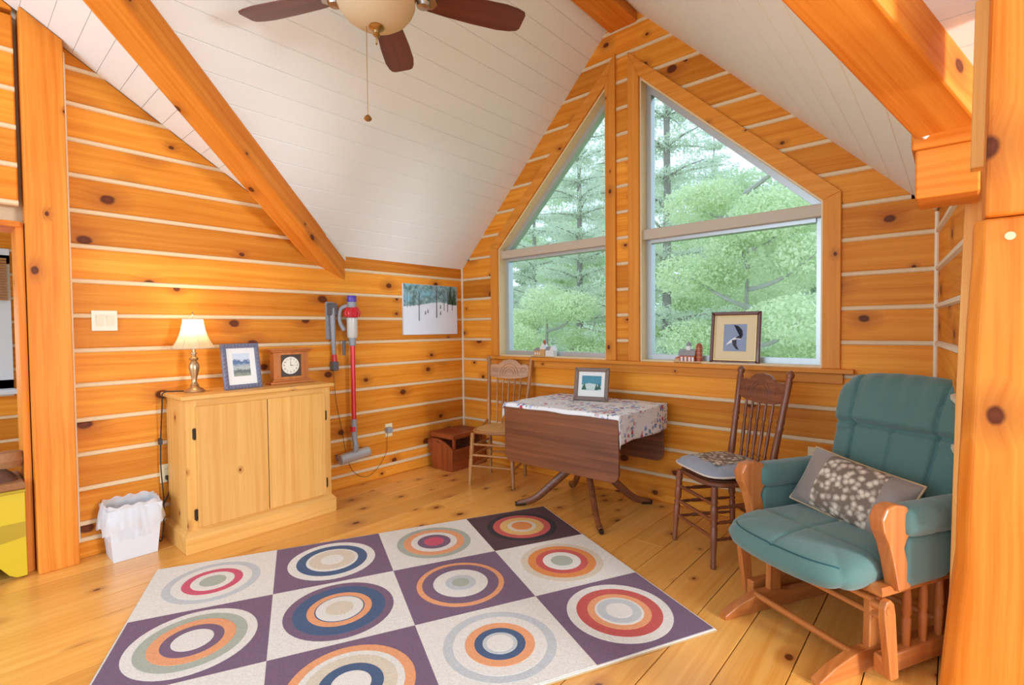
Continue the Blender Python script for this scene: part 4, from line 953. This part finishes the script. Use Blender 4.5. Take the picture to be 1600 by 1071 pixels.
# white house ornament
t = thing('house_ornament', 'small ceramic cottage with white gables and tan porch on the left window stool', 'ornament', (1.03, .03, 1.0455))
MB().box(-.125, .125, -.04, .035, 0, .008, .003).build('base', 'ceramic_tan', t)
hb_ = MB().box(-.105, -.02, -.028, .028, .008, .06).build('house_body', 'ceramic_tan', t)
MB().prism([(-.115, -.034, .06), (-.115, .034, .06), (-.09, .01, .085), (-.09, -.01, .085)], (.09, 0, 0)).build('roof', 'ceramic_grey', t, fixn=True)
MB().box(-.03, .02, -.034, .028, .008, .075).build('gable_body', 'ceramic_tan', t); MB().prism([(-.036, -.036, .072), (.026, -.036, .072), (-.005, -.036, .125)], (0, .066, 0)).build('gable_roof', 'ceramic_white', t, fixn=True)
MB().box(-.012, .004, -.01, .01, .11, .15).build('chimney', 'ceramic_red', t)
MB().box(.022, .11, -.026, .028, .008, .065).build('house_wing', 'ceramic_white', t); MB().prism([(.07, -.03, .062), (.116, -.03, .062), (.093, -.03, .105)], (0, .06, 0)).build('wing_gable', 'ceramic_white', t, fixn=True)
MB().prism([(.018, -.03, .064), (.018, .03, .064), (.018, 0, .095)], (.07, 0, 0)).build('wing_roof', 'ceramic_grey', t, fixn=True)
for x0 in (-.095, -.07, -.045): MB().box(x0, x0+.012, -.0292, -.028, .022, .045).build('window', 'ceramic_white', hb_)

# ------------------------------------------------------------------ waste bin
t = thing('waste_bin', 'white plastic waste bin with a clear bag liner beside the left post', 'bin', (.125, -2.80, 0))
def tap(z): return (.095+.025*z/.3, .105+.025*z/.3)
m = MB(); (a, b), (c, d) = tap(0), tap(.30)
o_ = [(-a, -b, 0), (a, -b, 0), (a, b, 0), (-a, b, 0), (-c, -d, .3), (c, -d, .3), (c, d, .3), (-c, d, .3)]
i_ = [(x*.965, y*.965, z+(.006 if z == 0 else 0)) for x, y, z in o_]
m.add(o_+i_, [(3, 2, 1, 0), (0, 1, 5, 4), (1, 2, 6, 5), (2, 3, 7, 6), (3, 0, 4, 7), (11, 10, 9, 8)[::-1], (8, 12, 13, 9), (9, 13, 14, 10), (10, 14, 15, 11), (11, 15, 12, 8), (4, 5, 13, 12), (5, 6, 14, 13), (6, 7, 15, 14), (7, 4, 12, 15)])
m.build('bin_body', 'white_plastic', t, bevel=.012, fixn=True)
def bag(u, v):
    a = 2*PI*u; ca, sa = math.cos(a), math.sin(a); q = 1/((abs(ca)**5+abs(sa)**5)**.2)
    if v < .35: k = v/.35; r = .93+.03*k; z = .12+.195*k
    else: k = (v-.35)/.65; r = .97+.10*math.sin(min(1, k*1.6)*PI/2)+.10*k; z = .322-.145*k*(1+.12*math.sin(5*a))
    wv = (.018*math.sin(9*a+v*3)+.012*math.sin(17*a-v*5)+.01*math.sin(29*a))*(.4+abs(v-.35)*2)
    return ((.118*q*ca)*(r+wv), (.128*q*sa)*(r+wv), z+.006*math.sin(13*a))
MB().grid(bag, 120, 22).build('bag_liner', 'bag_film', t, smooth=True)

# ------------------------------------------------------------------ ceiling fan
t = thing('ceiling_fan', 'five-blade ceiling fan with mahogany blades and frosted bowl light', 'fan', (1.86, -2.225, 2.62))
MB().lathe([(0, .97), (.07, .97), (.065, .93), (.03, .90), (.013, .89), (.013, .34), (0, .34)], n=24).build('downrod', 'nickel', t, smooth=True)
MB().lathe([(0, .36), (.05, .355), (.11, .33), (.125, .28), (.125, .21), (.10, .165), (.06, .15), (0, .15)], n=36).build('motor_housing', 'nickel', t, smooth=True)
MB().lathe([(0, .15), (.10, .15), (.135, .135), (.14, .12), (.13, .11), (0, .11)], n=36).build('light_fitter', 'nickel', t, smooth=True)
MB().lathe([(.14, .118), (.166, .112), (.168, .10), (.158, .075), (.135, .045), (.10, .02), (.06, .005), (.02, .0), (0, 0)], n=40, cap=False).build('glass_bowl', 'frosted_bowl', t, smooth=True)
MB().lathe([(0, .004), (.03, .002), (.034, -.006), (.026, -.014), (.014, -.02), (.012, -.03), (.016, -.036), (.008, -.045), (0, -.047)], n=20).build('finial', 'brass', t, smooth=True)
bld = [(.19, .045), (.23, .055), (.32, .066), (.45, .075), (.58, .078), (.64, .070), (.675, .058), (.685, .04)]
bl0 = None
for k in range(5):
    a = math.radians(134+72*k)
    R = Matrix.Rotation(a, 4, 'Z'); Rp = Matrix.Rotation(math.radians(-11), 4, 'X')
    pts = [(x, -w_, 0) for x, w_ in bld]+[(x, w_, 0) for x, w_ in bld[::-1]]
    bo = MB().prism(pts, (0, 0, .007)).xf(Matrix.Translation((0, 0, .155)) @ Rp).build('blade', 'blade_wood', t, bevel=.003, fixn=True); bo.matrix_local = R
    ir = MB().prism([(.10, -.018, 0), (.18, -.02, 0), (.22, -.038, 0), (.255, -.03, 0), (.27, 0, 0), (.255, .03, 0), (.22, .038, 0), (.18, .02, 0), (.10, .018, 0)], (0, 0, .006)).xf(Matrix.Translation((0, 0, .147)) @ Rp).build('blade_iron', 'nickel', t, fixn=True, bevel=.002); ir.matrix_local = R
    kb = MB().lathe([(0, -.022), (.028, -.02), (.034, -.006), (.03, .004), (0, .006)], (.205, 0, .146), 20).build('blade_medallion', 'nickel', t, smooth=True); kb.matrix_local = R
pc = MB().tube([(-.03, -.03, .0), (-.032, -.03, -.12), (-.032, -.03, -.385)], .0016, 6).build('pull_chain', 'brass', t)
MB().lathe([(0, -.378), (.008, -.382), (.016, -.392), (.017, -.398), (.010, -.405), (0, -.408)], (-.032, -.03, 0), 16).build('chain_pull', 'brass', t, smooth=True)
MB().tube(spline([(.01, -.01, -.045), (.03, -.02, -.06), (.028, -.02, -.085), (.02, -.015, -.09)]), .004, 8).build('chain_stub', 'brass', t, smooth=True)

# ------------------------------------------------------------------ glider (local: front towards -y)
GL = (3.43, -.91, 0); GR = math.radians(-28)
g = thing('glider_chair', 'wooden glider armchair with teal upholstered cushions at the right', 'glider', GL, GR)
for s_ in (-1, 1):
    x = s_*.225
    prof = [(-.50, .0), (.36, .0), (.36, .03), (.34, .05), (.25, .058), (.1, .062), (-.1, .064), (-.22, .085), (-.30, .085), (-.42, .055), (-.50, .02)]
    MB().prism([(x-.02, p[0], p[1]) for p in prof], (.04, 0, 0)).build('runner', 'honey_y', g, fixn=True, bevel=.004)
    for y in (-.20, .22):
        MB().prism([(x-.014, y-.035, .06), (x-.014, y+.035, .06), (x-.014, y+.03, .27), (x-.014, y-.03, .27)], (.028, 0, 0)).build('upright', 'honey_z', g, fixn=True, bevel=.004)
    xo = s_*.295
    MB().prism([(xo-.02, -.27, .03), (xo-.02, .33, .03), (xo-.02, .35, .055), (xo-.02, .34, .085), (xo-.02, .30, .10), (xo-.02, -.27, .10)], (.04, 0, 0)).build('side_bar', 'honey_y', g, fixn=True, bevel=.006)
    MB().box(xo-.03, xo+.03, -.30, .33, .325, .36, .008).build('seat_rail', 'honey_y', g)
    for k in range(5):
        y = -.12+.095*k
        MB().turned((xo, y, .09), (xo, y+.005, .335), [(0, .011), (.2, .014), (.45, .016), (.5, .012), (.55, .016), (.8, .014), (1, .011)], 10).build('spindle', 'honey_z', g, smooth=True, angle=60)
    # swing link at the front
    for y in (-.285, .30):
        p = [(-.022, .0), (.022, .0), (.030, .20), (.026, .235), (.01, .25), (-.012, .245), (-.026, .225), (-.03, .19)]
        xl = xo+s_*.019 if y < 0 else xo-s_*.045
        lk = MB().prism([(xl, y+q[0]+(.03-.03*(q[1]/.25))*0+.035*(1-q[1]/.25), .03+q[1]*1.18) for q in p], (s_*.026, 0, 0)).build('swing_link', 'honey_z', g, fixn=True, bevel=.004)
        MB().tube([(xl-s_*.03, y+.0, .29), (xl+s_*.028, y+.0, .29)], .017, 14).build('pivot_cap', 'honey_x', lk, smooth=True)
for y, z in ((-.28, .30), (-.22, .215)): MB().tube([(-.29, y, z), (.29, y, z)], .012, 12).build('front_dowel', 'honey_x', g, smooth=True)
for y, z in ((-.31, .075), (.2, .09)): MB().tube([(-.22, y, z), (.22, y, z)], .014, 12).build('base_dowel', 'honey_x', g, smooth=True)
MB().box(-.27, .27, -.30, -.25, .325, .355, .006).build('front_rail', 'honey_x', g)
MB().box(-.27, .27, -.25, .30, .33, .35).build('seat_deck', 'honey_x', g)
# seat cushion
def seatf(side):
    def f(u, v):
        x, y = 2*u-1, 2*v-1
        e_ = max(0, (1-abs(x)**9)*(1-abs(y)**6))**.5
        if x or y:
            k = ((abs(x)**5+abs(y)**5)**.2)/max(abs(x), abs(y)); x, y = x/k, y/k
        hw_ = .272+.045*max(0, -y)**1.3; yy = -.15+.30*y-(.045*(1-x*x) if y < 0 else 0)*abs(y)
        z = .395+side*.068*e_-.03*max(0, -y-.35)
        if side > 0: z -= .009*math.exp(-((x)/.025)**2)*e_+.008*math.exp(-((y+.30)/.03)**2)*e_
        return (hw_*x, yy, z)
    return f
m = MB().grid(seatf(1), 70, 60).grid(lambda u, v: seatf(-1)(1-u, v), 70, 60); sc = m.build('seat_cushion', 'teal_fabric', g, smooth=True, angle=180, fixn=True)
MB().tube([V(p)+V((0, 0, .0005)) for p in [seatf(1)(k/60, .045) for k in range(3, 58)]], .003, 6).build('front_seam', 'teal_seam', sc, smooth=True)
# arms
for s_ in (-1, 1):
    x = s_*.315
    prof = [(-.235, .345), (-.165, .345), (-.185, .44), (-.205, .50), (-.19, .53), (-.155, .56), (-.165, .61), (-.195, .65), (-.25, .662), (-.30, .655), (-.325, .615), (-.315, .57), (-.285, .52), (-.265, .46)]
    MB().prism([(x-.026, p[0], p[1]) for p in prof], (.052, 0, 0)).build('arm_post', 'honey_z', g, fixn=True, bevel=.007)
    MB().box(x-.02, x+.02, .17, .21, .35, .56).build('rear_arm_post', 'honey_z', g)
    def armf(u, v, x=x, s_=s_):
        a = 2*PI*u; ca, sa = math.cos(a), math.sin(a); q = 1/((abs(ca)**3+abs(sa)**3)**(1/3))
        yy = -.215+.52*v; en = max(0.0, 1-abs(2*v-1)**10)**.35; puff = 1-.05*math.exp(-((v-.33)/.02)**2)-.05*math.exp(-((v-.66)/.02)**2)
        return (x+.052*q*ca*en*puff, yy, .59+.058*q*sa*en*puff-.01*v)
    MB().grid(armf, 28, 40).build('arm_pad', 'teal_fabric', g, smooth=True, angle=180)
    def sidef(u, v, x=x):
        a = 2*PI*u; ca, sa = math.cos(a), math.sin(a); q = 1/((abs(ca)**6+abs(sa)**6)**(1/6)); en = max(0.0, 1-abs(2*v-1)**14)**.3
        yy = -.205+(.42-.16*(1-(sa*q+1)/2))*v; return (x+.030*q*ca*en, yy, .445+.095*q*sa*en)
    MB().grid(sidef, 28, 24).build('arm_side_panel', 'teal_fabric', g, smooth=True, angle=180)
# back
lean = math.radians(19); BM = Matrix.Translation((0, .185, .42)) @ Matrix.Rotation(-lean, 4, 'X')
def backf(side):
    def f(u, v):
        x, y = 2*u-1, 2*v-1
        e_ = max(0, (1-abs(x)**7)*(1-abs(y)**7))**.4
        if x or y:
            k = ((abs(x)**7+abs(y)**7)**(1/7))/max(abs(x), abs(y)); x, y = x/k, y/k; v = (y+1)/2
        w_ = .272+.05*max(0, v-.3); zz = .655*v+.03*(1-x*x)*v
        th = .062*e_
        if side > 0:
            head = 1/(1+math.exp(-(v-.60-.03*x*x)/.018)); th += .04*head*e_*(1-max(0, v-.92)*3)
            th -= .034*math.exp(-((v-.60-.03*x*x)/.016)**2)*e_
            for sx in (-.62, .62): th -= .030*math.exp(-((x-sx)/.025)**2)*e_
            if v < .6: th -= .016*math.exp(-((x)/.025)**2)*e_
            if v > .62 and abs(x) < .62: th += .0055*math.cos(x*22+v*3)*min(1, (v-.62)*6)*e_
            if abs(x) > .62: th -= .012*math.exp(-((v-.55)/.02)**2)*e_
            return (w_*x, -th, zz)
        return (w_*x, .03*e_, zz)
    return f
m = MB().grid(backf(1), 84, 84).grid(lambda u, v: backf(-1)(1-u, v), 30, 30).xf(BM); m.build('back_cushion', 'teal_fabric', g, smooth=True, angle=180)
for s_ in (-1, 1): MB().box(s_*.275-.014, s_*.275+.014, .02, .05, -.06, .60, .004).xf(BM).build('back_post', 'honey_z', g)
for z in (.02, .30, .57): MB().box(-.27, .27, .03, .05, z, z+.04, .003).xf(BM).build('back_slat', 'honey_x', g)
# lumbar pillow
pM = Matrix.Translation(GL) @ Matrix.Rotation(GR, 4, 'Z') @ Matrix.Translation((.0, .0, .572)) @ Matrix.Rotation(math.radians(7), 4, 'Y') @ Matrix.Rotation(math.radians(-30), 4, 'X') @ Matrix.Scale(1.1, 4)
p = thing('lumbar_pillow', 'taupe brocade lumbar pillow with satin ends resting on the glider', 'pillow'); p.matrix_world = pM
def pil(side):
    def f(u, v, u0=0, u1=1):
        x, y = 2*u-1, 2*v-1; e_ = max(0, (1-abs(x)**3.2)*(1-abs(y)**3.2))**.55; k = 1-.05*(1-y*y)*abs(x)**6
        return (.215*x*k, -side*.062*e_-.003*math.sin(8*x+5*y)*e_, .125*y*(1-.05*(1-x*x)*abs(y)**6))
    return f
for nm, mt, a, b in (('satin_end', 'satin_grey', 0, .24), ('brocade_panel', 'brocade', .24, .78), ('satin_end', 'satin_grey', .78, 1)):
    m = MB().grid(lambda u, v: pil(1)(a+(b-a)*u, v), 26, 30).grid(lambda u, v: pil(-1)(a+(b-a)*(1-u), v), 16, 16); m.build(nm, mt, p, smooth=True, angle=180)
ep = [(k/16, 0) for k in range(16)]+[(1, k/12) for k in range(12)]+[(1-k/16, 1) for k in range(16)]+[(0, 1-k/12) for k in range(13)]
MB().tube([pil(1)(*q) for q in ep], .0045, 7).build('piping', 'tan_piping', p, smooth=True)

# ------------------------------------------------------------------ outside : ground and trees
tag(MB().box(-60, 60, .6, 90, -3.4, -3.2).build('ground', 'grass'), None, None, kind='structure')
def leaves(name, centers, radii, count, size, mat, parent, droop=0., aspect=.55):
    centers = np.array(centers); radii = np.array(radii); w_ = radii.prod(axis=1)**(2/3); w_ = w_/w_.sum()
    idx = rng.choice(len(centers), count, p=w_)
    d = rng.normal(size=(count, 3)); d /= np.linalg.norm(d, axis=1)[:, None]; r = rng.uniform(.25, 1, count)**.5
    c = centers[idx]+d*r[:, None]*radii[idx]
    a = rng.normal(size=(count, 3)); a[:, 2] -= droop; a /= np.linalg.norm(a, axis=1)[:, None]
    b = np.cross(a, rng.normal(size=(count, 3))); b /= np.linalg.norm(b, axis=1)[:, None]
    s_ = size*rng.uniform(.6, 1.25, count)[:, None]
    v = np.empty((count, 4, 3)); v[:, 0] = c-a*s_*.5; v[:, 1] = c+b*s_*aspect*.5; v[:, 2] = c+a*s_*.5; v[:, 3] = c-b*s_*aspect*.5
    me = bpy.data.meshes.new(name); n_ = count*4
    me.vertices.add(n_); me.vertices.foreach_set('co', v.reshape(-1)); me.loops.add(n_); me.loops.foreach_set('vertex_index', np.arange(n_, dtype=np.int32))
    me.polygons.add(count); me.polygons.foreach_set('loop_start', np.arange(0, n_, 4, dtype=np.int32)); me.polygons.foreach_set('loop_total', np.full(count, 4, dtype=np.int32))
    me.update(calc_edges=True); me.materials.append(MAT[mat])
    o = bpy.data.objects.new(name, me); COL.objects.link(o); o.parent = parent; o['kind'] = 'stuff'; return o
def at(px, dist):
    """ground position seen at image column px, dist metres in front of the window wall"""
    d = fw+rt*((px-800)/F); k = (dist-CAM.y)/d.y; return CAM.x+d.x*k
def decid(label, x, y, h, R_, mat, n_=9000, size=.16, trunk='bark', lean=.0, tr=.14, low=.25):
    t = thing('broadleaf_tree', label, 'tree', (x, y, -3.2)); cs = []; rs = []
    m = MB().tube(spline([(0, 0, 0), (.1+lean*.3, 0, h*.25), (-.1+lean*.7, .1, h*.5), (lean, 0, h*.85)], 5), [tr*(1-.8*i/15) for i in range(16)], 9)
    for k in range(11):
        a = k*2.4+random.random(); z0 = h*(low+.06*k*.9); L = R_*random.uniform(.6, 1.0); z1 = z0+L*random.uniform(.25, .7)
        e_ = V((math.cos(a)*L+lean*.6, math.sin(a)*L, z1)); s0 = V((lean*z0/h, 0, z0))
        m.tube(spline([s0, s0.lerp(e_, .5)+V((random.uniform(-.2, .2), random.uniform(-.2, .2), -.12)), e_], 4), [tr*.4*(1-.8*i/8) for i in range(9)], 6)
        cs.append(tuple(e_)); rs.append((R_*.42, R_*.42, R_*.26)); cs.append(tuple(s0.lerp(e_, .6)+V((0, 0, .2)))); rs.append((R_*.34, R_*.34, R_*.22))
    cs.append((lean, 0, h*.92)); rs.append((R_*.5, R_*.5, h*.1))
    m.build('trunk', trunk, t, smooth=True)
    leaves('foliage', cs, rs, n_, size, mat, t); return t
def pine(label, x, y, h, R_, n_=10000, base=.2, trunk='dark_bark', size=.2):
    t = thing('pine_tree', label, 'tree', (x, y, -3.2)); cs = []; rs = []
    m = MB().tube([(0, 0, 0), (.05, 0, h*.5), (0, 0, h)], [.15, .09, .02], 9)
    z = h*base
    while z < h*.97:
        L = R_*(1-(z/h-base)/(1-base)*.8)*random.uniform(.75, 1.1); a0 = random.random()*6
        for k in range(5):
            a = a0+k*2*PI/5+random.uniform(-.3, .3); e_ = V((math.cos(a)*L, math.sin(a)*L, z+L*random.uniform(-.02, .28)))
            m.tube([(0, 0, z), V((0, 0, z)).lerp(e_, .5)+V((0, 0, .05)), e_], [.035, .025, .008], 5)
            for q in (.2, .45, .7, .92): cs.append(tuple(V((0, 0, z)).lerp(e_, q))); rs.append((.34*L*.7+.16, .34*L*.7+.16, .2))
        z += h*.045*random.uniform(.8, 1.3)
    m.build('trunk', trunk, t, smooth=True); leaves('needles', cs, rs, n_, size, 'leaf_pine', t, .3, .22); return t
pine('tall white pine filling the left edge of the right window', at(1040, 8.5), 8.5, 15.5, 2.2, 34000, size=.14)
pine('tall slim pine in the upper part of the left window', at(905, 11.5), 11.5, 15.5, 2.4, 32000, size=.15)
pine('feathery pine behind the left window casing', at(835, 17), 17, 17.5, 3.0, 30000, size=.17)
pine('pine standing deep in the woods behind the mullion', at(965, 19), 19, 18.5, 2.9, 26000, size=.18)
pine('distant pine rising between the other trees of the right window', at(1115, 29), 29, 17.5, 3.2, 24000, size=.22)
decid('pale-trunked broadleaf tree close outside the right window', at(1195, 6.0), 6.0, 6.3, 1.55, 'leaf_light', 36000, .075, lean=-.3, low=.55, tr=.13)
decid('bright green leafy tree at the right side of the right window', at(1262, 14), 14, 8.6, 2.5, 'leaf_light', 40000, .1)
decid('round-headed green tree in the middle of the right window', at(1135, 19.5), 19.5, 11.2, 3.0, 'leaf_mid', 30000, .15)
decid('small leafy tree low in the left window', at(855, 7.6), 7.6, 5.6, 1.6, 'leaf_light', 34000, .08)
decid('slender forked tree low beside the mullion', at(930, 14.5), 14.5, 8.0, 1.9, 'leaf_mid', 22000, .12)
decid('leafy tree low at the left of the right window', at(1065, 13.6), 13.6, 7.8, 1.9, 'leaf_light', 24000, .12)
decid('young tree in front of the woods at the far right', at(1325, 9.6), 9.6, 7.4, 1.7, 'leaf_mid', 30000, .085)
rows = ((800, 25, 14.5, 3.4, 'hazy tree in the back row at the left end of the woods'), (870, 36, 19.5, 4.4, 'tall hazy tree in the back row seen past the left window'),
        (960, 29, 16.5, 3.6, 'tall hazy tree in the back row behind the mullion'), (1050, 42, 19, 4.6, 'hazy tree in the back row left of the open sky'),
        (1185, 40, 15, 4.6, 'low hazy tree in the back row beneath the gap of sky'), (1255, 24, 11, 3.4, 'hazy tree in the back row behind the bright green tree'))
for i, (px, y, h, R_, lb) in enumerate(rows):
    o = decid(lb, at(px, y), y, h, R_, 'leaf_mid' if i % 2 else 'leaf_pine', 34000, .24, low=.08)
    o['group'] = 'back row of the woods'
